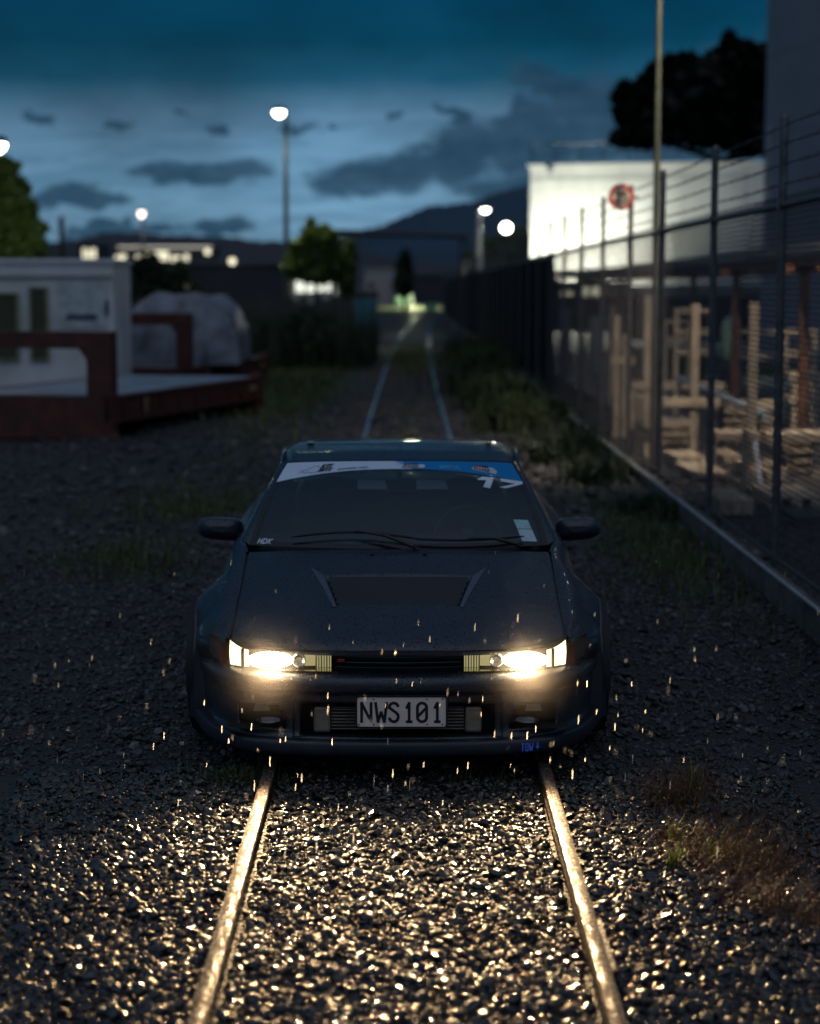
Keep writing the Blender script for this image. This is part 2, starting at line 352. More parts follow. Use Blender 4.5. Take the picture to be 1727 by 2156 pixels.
M_sglass = thin_glass('tinted_side_glass', (.25, .28, .28), .02, .02)

car = empty('sports_coupe', (CX, CY, 0), 0, 'black two-door coupe straddling the rails with both headlights lit, plate NWS101', 'car')

T_beltx = [(.22, .700), (.7, .700), (1.15, .705), (1.4, .735), (2.2, .74), (3.0, .735), (3.6, .70), (4.2, .66), (4.4, .60)]
T_beltz = [(.22, .512), (.3, .53), (.7, .628), (1.15, .738), (1.4, .768), (2.5, .79), (3.3, .815), (3.8, .82), (4.25, .80), (4.4, .76)]
T_wide = [(.22, .722), (.30, .755), (.36, .795), (.45, .85), (.56, .875), (.8, .893), (1.0, .882), (1.12, .866), (1.3, .852), (1.5, .846), (1.7, .845), (2.7, .855), (3.0, .89), (3.3, .945), (3.6, .93), (3.9, .86), (4.2, .78), (4.38, .68)]
UW = (.86, 3.33); WZ, WR, AR = .262, .292, .315
def zbot(u):
    z = .105
    if u < .36: z = .478
    elif u < .50: z = .375
    for c in UW:
        if abs(u - c) < AR: z = max(z, WZ + math.sqrt(max(0, AR * AR - (u - c) ** 2)))
    if u > 3.95: z = .16 + (u - 3.95) * .15
    return z
ZWID = .47
def side(sgn):
    def f(u, v):
        bx, bz, wx, zb = interp(T_beltx, u), interp(T_beltz, u), interp(T_wide, u), zbot(u)
        zw = max(ZWID, zb + .01) if u > .36 else (bz + .478) / 2
        zw = min(zw, bz - .02)
        arch = max(0, 1 - min(abs(u - UW[0]), abs(u - UW[1])) / .5)
        if v < .6:                      # belt -> widest: rounded shoulder
            t = v / .6; a = math.pi / 2 * t
            flat = .55 * arch
            k = math.sin(a) * (1 - flat) + t * flat
            x = bx + (wx - bx) * k; z = zw + (bz - zw) * (math.cos(a) * (1 - flat) + (1 - t) * flat)
            z += .012 * math.sin(math.pi * min(1, t * 2.2)) * (1 if t < .45 else 0)
        else:
            t = (v - .6) / .4; z = zw + (zb - zw) * t
            tuck = .055 * (1 - min(1, arch * 2.2)); x = wx - tuck * t * t + .014 * math.sin(math.pi * t) * (1 - min(1, arch * 2)) + .055 * min(1, arch * 2.2) * max(0, zw - z) / .37
            if t > .93 and arch > .38: x += .008
        return (sgn * x, u, z)
    return f
us = [.22 + i * .02 for i in range(209)]
us = sorted(set([u for u in us if u <= 4.38] + [.359, .361, .499, .501, UW[0] - AR, UW[0] + AR, UW[1] - AR, UW[1] + AR]))
vs = [i / 30 * .6 for i in range(31)] + [.6 + .4 * i / 14 for i in range(1, 15)]
b = MB()
for sg in (-1, 1):
    f = side(sg); b.grid(f, 0, 0, us=us, vs=vs, flip=(sg > 0))
    # inward return flange along the lower edge (wheel-arch lips and sills)
    b.grid(lambda a, c, f=f, sg=sg: (lambda p: (p[0] - sg * .07 * c, p[1], p[2] + .006 * c))(f(a, 1.0)), 0, 0, us=us, vs=[0, .4, 1], flip=(sg > 0))
# rear deck, rear panel, cowl, A/B/C pillars
T_roofz = [(1.90, 1.104), (2.15, 1.136), (2.45, 1.150), (2.8, 1.142), (3.05, 1.112)]
def deck(a, c):
    u = 3.62 + (4.38 - 3.62) * a; x = (2 * c - 1) * interp(T_beltx, u)
    return (x, u, interp(T_beltz, u) + .02 * (1 - (2 * c - 1) ** 2))
b.grid(deck, 14, 20)
def rear(a, c):
    q = 2 * c - 1; zt = interp(T_beltz, 4.38) + .02 * (1 - q * q); z = zt + (.20 - zt) * a
    return (q * (.60 + .08 * math.sin(math.pi * min(1, a * 1.3))), 4.38 + .05 * math.sin(math.pi * a) + .02 * (1 - q * q), z)
b.grid(rear, 14, 20)
def wsb(a): return (.702 * a, 1.13 + .17 * a * a, .758 - .004 * a * a)
def wst(a): return (.566 * a, 1.885 + .075 * a * a, 1.102 - .014 * a * a)
def wsp(a, t, out=0.):
    p, q = Vector(wsb(a)), Vector(wst(a)); r = p.lerp(q, t); n = Vector((a * .22, -.45, .9)).normalized()
    return r + n * (.030 * math.sin(math.pi * t) + out)
def roof(a, c):
    u = 1.885 + (3.05 - 1.885) * a; q = 2 * c - 1; u2 = u + .075 * q * q * (1 - a)
    hw = interp([(1.9, .588), (2.4, .605), (3.05, .575)], u); z = interp(T_roofz, u) - .016 * q * q
    e = max(0, abs(q) - .88) / .12; z -= .038 * e * e
    return (q * hw, u2, z)
b.grid(roof, 24, 50)
for sg in (-1, 1):
    def apil(t, c, sg=sg):
        p = wsp(sg, t); q = Vector((sg * (.748 - .150 * t), 1.40 + (2.02 - 1.40) * t, .766 + (1.062 - .766) * t))
        m = p.lerp(q, c); m.z += .012 * math.sin(math.pi * c); m.x += sg * .014 * math.sin(math.pi * c); return m
    b.grid(apil, 12, 8, flip=sg > 0)
    b.quadpts([(sg * .700, 1.18, .742), (sg * .735, 1.40, .768), (sg * .748, 1.40, .768), (sg * .71, 1.15, .741)])
    # rear quarter / C pillar
    def cpil(t, c, sg=sg):
        p = Vector((sg * (.575 + .06 * t), 3.05 + .62 * t, 1.10 - .28 * t)); q = Vector((sg * (.60 + .135 * t), 2.72 + .56 * t, 1.075 - .265 * t))
        return p.lerp(q, c)
    b.grid(cpil, 10, 6, flip=sg > 0)
    b.tube([(sg * .60, 2.03, 1.062), (sg * .612, 2.4, 1.098), (sg * .60, 2.75, 1.078)], .012, 6)
    b.quadpts([(sg * .637, 3.66, .822), (sg * .70, 3.62, .82), (sg * .737, 3.27, .812), (sg * .64, 3.55, .84)])
b.quadpts([(-.735, 1.42, .10), (.735, 1.42, .10), (.735, 2.9, .10), (-.735, 2.9, .10)])
body = b.build('body', M_paint, car, smooth=38)

# floor pan, firewall and inner wheel wells
b = MB()
b.box((0, 2.1, .13), (1.50, 3.2, .04)); b.box((0, 1.16, .40), (1.36, .03, .62)); b.box((0, .62, .24), (.95, .9, .22))
b.box((0, 3.62, .46), (1.2, .03, .6)); b.box((0, 4.0, .2), (1.2, .6, .04))
for c in UW:
    for sg in (-1, 1):
        b.lathe([(AR - .004, 0), (AR - .004, -.26 * sg)], (sg * .925, c, WZ), 'X', 24, a0=R(-10), a1=R(190), close=False)
        b.lathe([(AR, -.26 * sg), (.05, -.26 * sg)], (sg * .925, c, WZ), 'X', 24)
b.build('underbody', M_under, car, smooth=40)
# cowl
b = MB(); b.grid(lambda a, c: (.70 * (2 * c - 1), 1.075 + .17 * (2 * c - 1) ** 2 + .10 * a, .742 - .02 * math.sin(math.pi * a) + .01 * a), 4, 24)
b.build('cowl_panel', M_black, car, smooth=60)

# ---- hood with recessed, louvred vent
def hx(u): return .694
def hood_front(q): return .055 + .19 * abs(q) ** 3.2
def hood_back(q): return 1.115 + .055 * q * q
def ctr_z(u): return interp([(.05, .500), (.12, .522), (.3, .570), (.6, .648), (.85, .708), (1.1, .757), (1.2, .766)], u)
def edge_z(u): return interp(T_beltz, u) - .002
def vent_d(x, u):
    if not (.40 < u < .86): return 0.
    half = .262 + (.328 - .262) * (u - .455) / (.785 - .455)
    d = min(half - abs(x), u - .455, .785 - u)
    out_side = min(half + .0 - abs(x), u - .43, .80 - u)
    return max(0., min(1., d / .016))
def side_facet(x, u):
    half_i = .262 + (.328 - .262) * (u - .455) / (.785 - .455)
    half_o = half_i + .012 + .055 * max(0, min(1, (u - .45) / .36))
    if u < .44 or u > .845: return 0.
    ax = abs(x)
    if ax > half_i + .10 or ax < half_i: return 0.
    t = (half_i + .10 - ax) / .03 if ax > half_i + .07 else 1.
    k = min(1, (u - .44) / .06 + .0)
    return max(0, min(1, t)) * ((u - .44) / .38) * min(1, max(0, .845 - u) / .025)
def hood(a, c):
    q = 2 * c - 1; u0, u1 = hood_front(q), hood_back(q); u = u0 + (u1 - u0) * a; x = q * hx(u)
    z = ctr_z(u) + (edge_z(max(u, .22)) - ctr_z(max(u, .22))) * abs(q) ** 2.2
    if a < .03: z -= .014 * (1 - a / .03) ** 2
    # long power bulge creases
    z += .007 * max(0, 1 - abs(abs(x) - .46) / .10) * min(1, max(0, (u - .2) / .25)) * min(1, max(0, (1.05 - u) / .2))
    z -= .042 * vent_d(x, u) * (.45 + .55 * (.785 - u) / .33)
    return (x, u, z)
b = MB(); b.grid(hood, 150, 150, flip=True)
def hrim(sel):
    return lambda a, c: (lambda p: (p[0], p[1] + (.004 if sel == 'f' else 0), p[2] - .022 * c))(hood(0 if sel == 'f' else a, (1 if sel == 'r' else 0) if sel != 'f' else a))
for sel in ('f', 'l', 'r'): b.grid(hrim(sel), 60, 2)
hd = b.build('hood', M_paint, car, smooth=34)
b = MB()
for k in range(6):
    u = .49 + k * .052; half = .262 + (.328 - .262) * (u - .455) / .33 - .012
    z = ctr_z(u) - .024 * (.45 + .55 * (.785 - u) / .33)
    b.box((0, u, z), (2 * half, .046, .004), rx=R(24))
b.build('vent_louvre', M_gloss, hd, bevel=.001)
M_wedge = mat('vent_sky_sheen', (.065, .09, .125), .42, var=.15, vscale=30)  # paler colour carries the sky light on the vent's side facets
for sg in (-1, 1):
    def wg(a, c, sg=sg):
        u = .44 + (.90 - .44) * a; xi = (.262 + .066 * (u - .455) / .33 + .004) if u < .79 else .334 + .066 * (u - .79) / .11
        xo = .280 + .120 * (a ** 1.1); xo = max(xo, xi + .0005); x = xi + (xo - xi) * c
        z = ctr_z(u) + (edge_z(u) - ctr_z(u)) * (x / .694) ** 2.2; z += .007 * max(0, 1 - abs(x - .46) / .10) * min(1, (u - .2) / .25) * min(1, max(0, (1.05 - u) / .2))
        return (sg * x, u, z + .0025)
    b = MB(); b.grid(wg, 40, 6, flip=sg < 0); b.build('vent_facet_sheen', M_wedge, hd, smooth=180)
for sg in (-1, 1): b = MB(); b.tube([(sg * (hx(u) + .0035), u, edge_z(u) - .004) for u in [.24 + .05 * i for i in range(19)]], .004, 5); b.build('shut_gap', M_under, hd)

# ---- front bumper
PL = [(0, 0), (.12, .002), (.3, .012), (.45, .034), (.56, .062), (.64, .10), (.70, .15), (.75, .215), (.785, .29), (.815, .38), (.845, .47), (.868, .535)]
_cum = [0.]
for (p, q) in zip(PL, PL[1:]): _cum.append(_cum[-1] + math.hypot(q[0] - p[0], q[1] - p[1]))
TX = [(c, p[0]) for c, p in zip(_cum, PL)]; TU = [(c, p[1]) for c, p in zip(_cum, PL)]; LT = _cum[-1]
def plan(t, s=0.):
    """t in -1..1 along the nose, s set back along the inward normal"""
    a = abs(t) * LT; x, u = interp(TX, a), interp(TU, a); e = 1e-3
    dx, du = interp(TX, min(LT, a + e)) - interp(TX, max(0, a - e)), interp(TU, min(LT, a + e)) - interp(TU, max(0, a - e)); L = math.hypot(dx, du)
    nx, nu = -du / L, dx / L
    x2, u2 = x + nx * s, u + nu * s
    return (math.copysign(x2, t) if t else 0., u2)
def t_of_x(x):
    lo, hi = 0., 1.
    for _ in range(30):
        m = (lo + hi) / 2
        if plan(m)[0] < abs(x): lo = m
        else: hi = m
    return math.copysign((lo + hi) / 2, x)
BR = [(.392, .10), (.3915, .085), (.389, .05), (.384, .022), (.377, .007), (.366, 0), (.350, -.002), (.330, 0), (.318, .003), (.312, .010), (.304, .012), (.285, .012),
      (.272, .014), (.26, .015), (.24, .017), (.22, .018), (.20, .019), (.18, .02), (.16, .02), (.148, .018), (.138, .012), (.128, .006), (.118, .008)]
NB = len(BR)
def bump_pt(a, c):
    t = 2 * c - 1; r = a * (NB - 1); i = min(NB - 2, int(r + 1e-6)); fr = r - i
    z = BR[i][0] + (BR[i + 1][0] - BR[i][0]) * fr; s = BR[i][1] + (BR[i + 1][1] - BR[i][1]) * fr
    x, u = plan(t, s)
    rise = max(0, abs(x) - .60) / .26; z += .012 * rise * (1 if z < .2 else 0)
    return (x, u, z)
def bkeep(a, c):
    x, u, z = bump_pt(a, c); ax = abs(x)
    if ax < .40 and .142 < z < .268: return False
    if .455 < ax < .66 and .165 < z < .262 and (ax - .455) > (z - .165) * .3: return False
    return True
b = MB(); b.grid(bump_pt, 0, 0, us=[i / (NB - 1) for i in range(NB)], vs=[i / 160 for i in range(161)], keep=bkeep)
bmp = b.build('front_bumper', M_paint, car, smooth=50, solid=.012)
b = MB()   # black cavities behind the openings
b.grid(lambda a, c: (.43 * (2 * c - 1), .16, .125 + .16 * a), 1, 1)
b.grid(lambda a, c: (.43 * (2 * c - 1), .03 + .13 * a, .275), 1, 1); b.grid(lambda a, c: (.43 * (2 * c - 1), .03 + .13 * a, .135), 1, 1)
for sg in (-1, 1):
    b.grid(lambda a, c, sg=sg: (sg * (.44 + .26 * c), .22, .13 + .16 * a), 1, 1)
    b.grid(lambda a, c, sg=sg: (sg * (.44 + .26 * c), .05 + .17 * a, .15 + .02 * c), 1, 1); b.grid(lambda a, c, sg=sg: (sg * .43, .03 + .19 * a, .13 + .16 * c), 1, 1)
b.build('duct_cavity', M_under, bmp)
for sg in (-1, 1):
    f = MB(); f.lathe([(0, -.02), (.022, -.017), (.034, -.006), (.038, .01), (.036, .05)], (0, 0, 0), 'Y', 20)
    o = f.build('fog_lamp', M_lens, bmp, smooth=60); o.location = (sg * .535, .105, .188); o.scale = (1.5, 1, .42)
    g = MB(); g.lathe([(0, .03), (.02, .024), (.033, .0)], (0, 0, 0), 'Y', 16); q = g.build('reflector', M_chrome, o, smooth=60)
    # brake duct scoop above it
    g = MB(); g.prism([(-.035, 0), (.035, 0), (.028, .028), (-.028, .028)], lambda p, sg=sg: (sg * .56 + p[0], .10, .226 + p[1]), lambda p, sg=sg: (sg * .56 + p[0] * .7, .17, .226 + p[1] * .7))
    g.build('duct_scoop', mat('scoop_grey_%d' % (sg + 1), (.16, .15, .13), .5), bmp)
# intercooler
ic = MB()
for k in range(7): ic.box((0, .075 + .0, .160 + k * .0135), (.545, .03, .0045))
ic.box((0, .10, .20), (.545, .03, .094))
ico = ic.build('intercooler', [M_alu], car, bevel=.001)
f = MB()
for k in range(6):
    for j in range(90): f.box((-.268 + j * .006, .084, .1668 + k * .0135), (.0007, .02, .009))
f.build('cooling_fin', mat('fin_dark', (.08, .08, .075), .5, metal=.6), ico)
for sg in (-1, 1):
    f = MB(); f.box((sg * .310, .085, .2), (.072, .07, .108), taper=.94); f.build('end_tank', M_alu, ico, bevel=.01)
# lip spoiler
LR = [(.128, .03), (.129, .0), (.127, -.022), (.121, -.033), (.098, -.036), (.075, -.034), (.066, -.028), (.064, .03)]
def lip(a, c):
    t = (2 * c - 1) * .93; r = a * (len(LR) - 1); i = min(len(LR) - 2, int(r)); fr = r - i
    z = LR[i][0] + (LR[i + 1][0] - LR[i][0]) * fr; s = LR[i][1] + (LR[i + 1][1] - LR[i][1]) * fr
    x, u = plan(t, s); k = max(0, abs(x) - .55) / .3
    return (x, u, z + .03 * k * k)
b = MB(); b.grid(lip, 0, 0, us=[i / 14 for i in range(15)], vs=[i / 100 for i in range(101)])
lipo = b.build('lip_spoiler', M_lip, car, smooth=55)
b = MB()
def on_lip(x, y, off):
    t = t_of_x(x); px, pu = plan(t, -.0362 - off); k = max(0, abs(px) - .55) / .3
    return (px, pu, y + .03 * k * k)
xe = lettering(b, 'TOW', on_lip, .495, .079, .030, .72, .0045, .05)
M_blue = mat('blue_vinyl', (.10, .22, .95), .4, var=.1)
b.quadpts([on_lip(xe + .006 + p[0], .079 + p[1], .0016) for p in [(.0, .016), (.006, .016), (.006, .033), (.012, .033), (.012, .016), (.018, .016), (.009, .004)]])
lt = b.build('tow_lettering', M_blue, lipo)
b = MB(); lettering(b, 'LY', on_lip, .437, .088, .014, .6, .0022, .3); b.build('sticker', mat('grey_vinyl', (.25, .25, .27), .5), lipo)

# ---- grille
b = MB()
b.grid(lambda a, c: (.285 * (2 * c - 1), .115 + .02 * (2 * c - 1) ** 2, .385 + .105 * a), 1, 10)
gr = b.build('grille', M_black, car)
b = MB()
for z, th, dp in ((.478, .008, .03), (.455, .005, .03), (.432, .004, .03), (.410, .006, .03)):
    b.grid(lambda a, c, z=z, th=th: (.272 * (2 * c - 1), .066 + .03 * (2 * c - 1) ** 2 + (.0 if a < .34 else (.0 if a < .67 else .035)), z + (th if .3 < a < .7 else (th if a >= .7 else 0))), 3, 24)
b.build('grille_bar', M_gloss, gr, smooth=30, solid=.003)
b = MB(); b.box((-.232, .07, .443), (.03, .006, .013), rz=0); b.build('red_badge', mat('badge_red', (.35, .015, .02), .3), gr, bevel=.002)

# ---- headlights
M_refl = mat('lamp_reflector', (.75, .74, .68), .14, metal=1., var=.05)
M_slat = mat('lamp_bezel_slat', (.36, .36, .20), .4, var=.1)
M_hot = emis('lit_headlamp_bulb', (1.0, .80, .50), 260)
M_warm = emis('headlamp_bowl_glow', (1.0, .76, .42), 14)  # bulb light on the reflector bowl put in as emission
M_inner = emis('inner_lamp_glow', (.95, .80, .36), .42)  # panels emit in place of bulb light scattered inside the lamp
M_corner = emis('lit_corner_lamp', (1.0, .76, .44), 3.2)
M_bloom = bpy.data.materials.new('headlamp_bloom'); M_bloom.use_nodes = True; t = NT(M_bloom.node_tree); t.n.clear()  # added volume imitating bloom around the lit headlamps
_co = t.add('ShaderNodeTexCoord'); _ln = t.add('ShaderNodeVectorMath', operation='LENGTH'); t.link(_co.outputs['Object'], _ln.inputs[0])
_d = t.math('MAXIMUM', t.math('SUBTRACT', 1.0, t.math('DIVIDE', _ln.outputs['Value'], .36)), 0.0)
_pv = t.add('ShaderNodeVolumeScatter'); _pv.inputs['Color'].default_value = (1, .95, .9, 1); _pv.inputs['Anisotropy'].default_value = .2; t.link(t.math('MULTIPLY', t.math('POWER', _d, 2.0), .20), _pv.inputs['Density'])
_o = t.add('ShaderNodeOutputMaterial'); t.link(_pv.outputs[0], _o.inputs['Volume'])
def lamp_front(x, z, s=.0):
    t = t_of_x(x); px, pu = plan(t, .060 + s + (.47 - z) * -.1); return (px, pu, z)
for sg in (-1, 1):
    x0, x1 = .272, .636
    zt = lambda x: .4735 + .001 * (x - .27); zb_ = lambda x: .399 - .004 * (x - .27)
    hl = MB()     # housing: open-fronted box
    def hs(a, c, sg=sg):
        # a along section of the box top/back/bottom, c along x
        x = x0 + (x1 - x0) * c; sec = [(zt(x), 0.), (zt(x) - .004, .10), (zb_(x) + .004, .10), (zb_(x), 0.)]
        r = a * 3; i = min(2, int(r)); fr = r - i
        z = sec[i][0] + (sec[i + 1][0] - sec[i][0]) * fr; s = sec[i][1] + (sec[i + 1][1] - sec[i][1]) * fr
        p = lamp_front(x, z, s * .9); return (sg * (x if s > .01 else p[0]), lamp_front(x, z, 0)[1] + s, z)
    hl.grid(hs, 3, 14, mi=0)
    for xx in (x0, x1):
        hl.quadpts([(sg * xx, lamp_front(xx, .43)[1] + d, z) for d, z in ((0, zb_(xx)), (.1, zb_(xx)), (.1, zt(xx)), (0, zt(xx)))], 0)
    ho = hl.build('headlight', [M_refl], car, smooth=30)
    le = MB(); le.grid(lambda a, c, sg=sg: (lambda p: (sg * p[0], p[1] - .006 * math.sin(math.pi * a), p[2]))(lamp_front(x0 + (x1 - x0) * c, zb_(.4) + (zt(.4) - zb_(.4)) * a, -.004)), 6, 24)
    le.build('lens', M_lens, ho, smooth=180)
    sl = MB()
    for k in range(6):
        xx = x0 + .008 + k * .011; sl.box((sg * xx, lamp_front(xx, .43)[1] + .03, .437), (.0045 if k % 2 else .003, .04, .068))
    sl.build('bezel_slat', M_slat, ho)
    # projector ring near the inner end, bulb bowl further out
    pr = MB(); pc = x0 + .135
    pr.lathe([(.012, .01), (.024, .0), (.030, .008), (.031, .05)], (sg * pc, lamp_front(pc, .43)[1] + .02, .436), 'Y', 24); pr.build('projector', M_chrome, ho, smooth=60)
    pr = MB(); pr.box((sg * (pc - .045), lamp_front(pc, .43)[1] + .045, .436), (.05, .02, .05)); pr.build('inner_glow_panel', M_inner, ho, bevel=.006)
    pr = MB(); pr.box((sg * (x0 + .034), lamp_front(x0 + .034, .43)[1] + .065, .436), (.064, .012, .066)); pr.build('inner_glow_panel', M_inner, ho)
    bw = MB(); bc = .525; yb = lamp_front(bc, .43)[1]
    bw.lathe([(.008, .075), (.03, .065), (.045, .04), (.052, .012)], (0, 0, 0), 'Y', 28)
    o = bw.build('reflector_bowl', M_warm, ho, smooth=60); o.location = (sg * (bc - .0), yb, .436); o.scale = (1.85, 1, .68)
    bb = MB(); bb.lathe([(0, -.016), (.010, -.012), (.016, 0), (.016, .03), (0, .034)], (0, 0, 0), 'Y', 16); q = bb.build('bulb', M_hot, ho, smooth=60); q.location = (sg * bc, yb + .02, .436); q.scale = (1.3, 1, 1.15)
    lamp('SPOT', 'headlight_beam', (sg * bc, yb - .004, .440), 265, (1.0, .66, .34), .018, car, aim=(sg * (bc + .05), yb - 3.0, .0), spot=92, blend=1.)
    lamp('POINT', 'lamp_spill', (sg * bc, yb - .016, .430), 4, (1.0, .72, .40), .012, car)
    lamp('POINT', 'housing_fill', (sg * (pc - .02), yb + .024, .455), 3.0, (1.0, .85, .5), .008, car)  # added fill that brightens the slats and inner panels
    dv = MB(); dv.box((sg * .642, lamp_front(.642, .43)[1] + .008, .436), (.012, .03, .08)); dv.build('lamp_divider', M_black, ho, bevel=.002)
    mi_ = MB(); mi_.lathe([(.37 * math.sin(R(15 * q)), -.37 * math.cos(R(15 * q))) for q in range(13)], (0, 0, 0), 'Z', 24)
    mo_ = mi_.build('lamp_bloom', M_bloom, None, smooth=180); mo_.location = (CX + sg * bc, CY + yb - .02, .45); tag(mo_, 'soft bloom volume added around the headlight %s' % ('below the race number' if sg > 0 else 'on the side away from the race number'), kind='stuff')
    # corner lamp
    cl_ = MB()
    def cf(a, c, sg=sg, s=0.):
        x = .652 + (.752 - .652) * c; t = t_of_x(x); z0 = .396 - .012 * c + .006 * c * c; z1 = .472 + .004 * c + .028 * c * c; z = z0 + (z1 - z0) * a
        px, pu = plan(t, .058 - .010 * c - .004 * math.sin(math.pi * a) + s); return (sg * px, pu, z)
    cl_.grid(lambda a, c: cf(a, c), 8, 12); co_ = cl_.build('corner_lamp', [thin_glass('corner_lens_%d' % (sg + 1), (1, .97, .9), .1, .02)], car, smooth=180)
    ci = MB(); ci.grid(lambda a, c: cf(.04 + a * .92, .03 + c * .94, s=.008), 6, 10); ci.build('lit_diffuser', M_corner, co_, smooth=180)
    sm = MB()
    def sf(a, c, sg=sg):
        x = .757 + (.785 - .757) * c; t = t_of_x(x); px, pu = plan(t, .048 - .01 * c); return (sg * px, pu, .388 + (.495 - .388 - .02 * c) * a)
    sm.grid(sf, 4, 4); sm.build('side_reflector', mat('amber_red_lens_%d' % (sg + 1), (.16, .018, .008), .2), car, smooth=180)
    # dark surround behind the lamps, from grille to arch
    sr = MB(); sr.grid(lambda a, c, sg=sg: (lambda x: (sg * plan(t_of_x(x), .10)[0], plan(t_of_x(x), .10)[1] + .02, .375 + .125 * a))(.25 + .55 * c), 1, 30)
    sr.grid(lambda a, c, sg=sg: (lambda x: (sg * plan(t_of_x(x), .058)[0], plan(t_of_x(x), .058)[1], .397 - .018 + .018 * a))(.25 + .5 * c), 1, 30)
    sr.build('lamp_surround', M_black, car, smooth=60)
    sr = MB(); sr.grid(lambda a, c, sg=sg: (lambda x: (sg * plan(t_of_x(x), .055 + .05 * a)[0], plan(t_of_x(x), .055 + .05 * a)[1], .4745 + (.006 + .028 * max(0, (x - .66) / .13) ** 1.6) + .012 * a))(.25 + .54 * c), 2, 30)
    sr.build('lamp_top_trim', M_black, car, smooth=60)
    # seam line bumper / fender
    sr = MB(); sr.tube([(sg * (interp(T_wide, u) - .002), u, .3745) for u in (.37, .42, .46, .50)], .004, 5); sr.build('seam', M_under, car)

# ---- number plate
M_plate = mat('plate_white', (.88, .70, .62), .45, var=.04)
pz, px0, pyy = .2505, .016, -.030
def rr(wd, ht, r, n=5):
    pts = []
    for cx, cy, a in ((wd / 2 - r, ht / 2 - r, 0), (-wd / 2 + r, ht / 2 - r, 90), (-wd / 2 + r, -ht / 2 + r, 180), (wd / 2 - r, -ht / 2 + r, 270)):
        for i in range(n + 1): pts.append((cx + r * math.cos(R(a + 90 * i / n)), cy + r * math.sin(R(a + 90 * i / n))))
    return pts
b = MB(); b.prism(rr(.360, .122, .010), lambda p: (px0 + p[0], pyy, pz + p[1]), lambda p: (px0 + p[0], pyy + .004, pz + p[1]))
pl = b.build('number_plate', M_plate, car, bevel=.0008)
b = MB(); ri = rr(.360, .122, .010); ro = rr(.374, .136, .014)
n_ = len(ri)
for i in range(n_):
    j = (i + 1) % n_
    b.quadpts([(px0 + p[0], pyy - .003, pz + p[1]) for p in (ri[i], ri[j], ro[j], ro[i])]); b.quadpts([(px0 + ro[i][0], pyy - .003, pz + ro[i][1]), (px0 + ro[j][0], pyy - .003, pz + ro[j][1]), (px0 + ro[j][0], pyy + .008, pz + ro[j][1]), (px0 + ro[i][0], pyy + .008, pz + ro[i][1])])
b.box((px0, pyy + .009, pz), (.36, .006, .12)); b.build('plate_frame', M_black, pl)
onp = lambda x, y, off: (px0 + x, pyy - off, pz + y)
b = MB(); M_ink = mat('plate_ink', (.008, .008, .01), .4)
for ch, xx in (('N', -.1745 + .008), ('W', -.108), ('S', -.0545), ('1', .016), ('0', .060), ('1', .130)): lettering(b, ch, onp, xx, -.040, .077, 1.0 if ch in 'NWS0' else .72, .0115)
b.build('plate_characters', M_ink, pl)
b = MB()
for xx, zz in ((-.113, .052), (.103, .052), (-.113, -.052), (.103, -.052), (-.173, -.052), (.167, -.052), (.167, .054)):
    b = MB(); b.lathe([(0, -.002), (.0032, -.0015), (.0036, .001)], (px0 + xx, pyy, pz + zz), 'Y', 10); b.build('plate_screw', M_ink, pl, smooth=60)

# ---- windscreen, banner, stickers
b = MB(); b.grid(lambda t, c: wsp(2 * c - 1, t), 20, 40); wso = b.build('windscreen', M_wind, car, smooth=180)
M_bw = mat('banner_white', (.60, .70, .84), .5, var=.04, spec=.3); M_bb = mat('banner_blue', (.0, .20, .50), .6, var=.05, spec=.2)
def ban(a, t): return wsp(a, t, .0025)
def tlow(a): return .868 - .185 * abs(a) ** 2.4
def edge(t):           # ragged brush edge between white and blue
    k = (t - .8) / .2; return .02 + .10 * (1 - k) + .03 * math.sin(k * 43) + .022 * math.sin(k * 97 + 1)
bw_, bb_ = MB(), MB(); NTT = 26
for r_ in range(NTT):
    f0, f1 = r_ / NTT, (r_ + 1) / NTT
    for (mb, s0, s1) in ((bw_, -.985, None), (bb_, None, .985)):
        n = 24
        for i in range(n):
            q = []
            for (ff, ii) in ((f0, i), (f0, i + 1), (f1, i + 1), (f1, i)):
                mid = edge(.8 + .2 * (f0 + f1) / 2) - (.04 if True else 0)
                a0, a1 = (s0 if s0 is not None else mid), (s1 if s1 is not None else mid)
                a = a0 + (a1 - a0) * ii / n; tl = tlow(a); th = .985 - .012 * a ** 8
                q.append(ban(a, tl + (th - tl) * ff))
            mb.quadpts(q)
bo = bw_.build('banner', M_bw, wso, smooth=180); tag(bo, 'white left half of the windscreen banner')
bo2 = bb_.build('banner', M_bb, wso, smooth=180); tag(bo2, 'blue right half of the windscreen banner')
SWX = .60     # metres of half screen width near the top
def onb(x, y, off):  # x metres from centre, y 0..1 in banner
    a = x / SWX; tl = tlow(a); return wsp(a, tl + (.985 - tl) * y, .0035 + off)
def onb2(x, y, off):  # y in metres above banner foot
    return onb(x, y / .115, off)
M_dk = mat('vinyl_black', (.015, .015, .03), .4); M_wh = mat('vinyl_white', (.62, .66, .74), .4); M_rd = mat('vinyl_red', (.30, .02, .05), .4); M_lb = mat('vinyl_light_blue', (.12, .45, .75), .4)
b = MB()
lettering(b, 'GTF', onb2, -.40, .055, .030, .85, .0075, .25); lettering(b, 'NITZ', onb2, -.405, .020, .026, .9, .0075, .25); b.build('banner_lettering', M_dk, bo); b = MB(); lettering(b, 'DEVELOPMENT SERIES', onb2, -.33 + .02, .018, .012, 1.0, .0026)
b.build('banner_lettering', M_dk, bo)
b = MB()   # thin outline emblem at the far left
prev = None
pts = [(-.50, .03), (-.49, .045), (-.465, .05), (-.44, .07), (-.42, .075), (-.405, .06), (-.40, .045), (-.415, .02), (-.44, .018), (-.455, .03), (-.47, .022), (-.485, .036)]
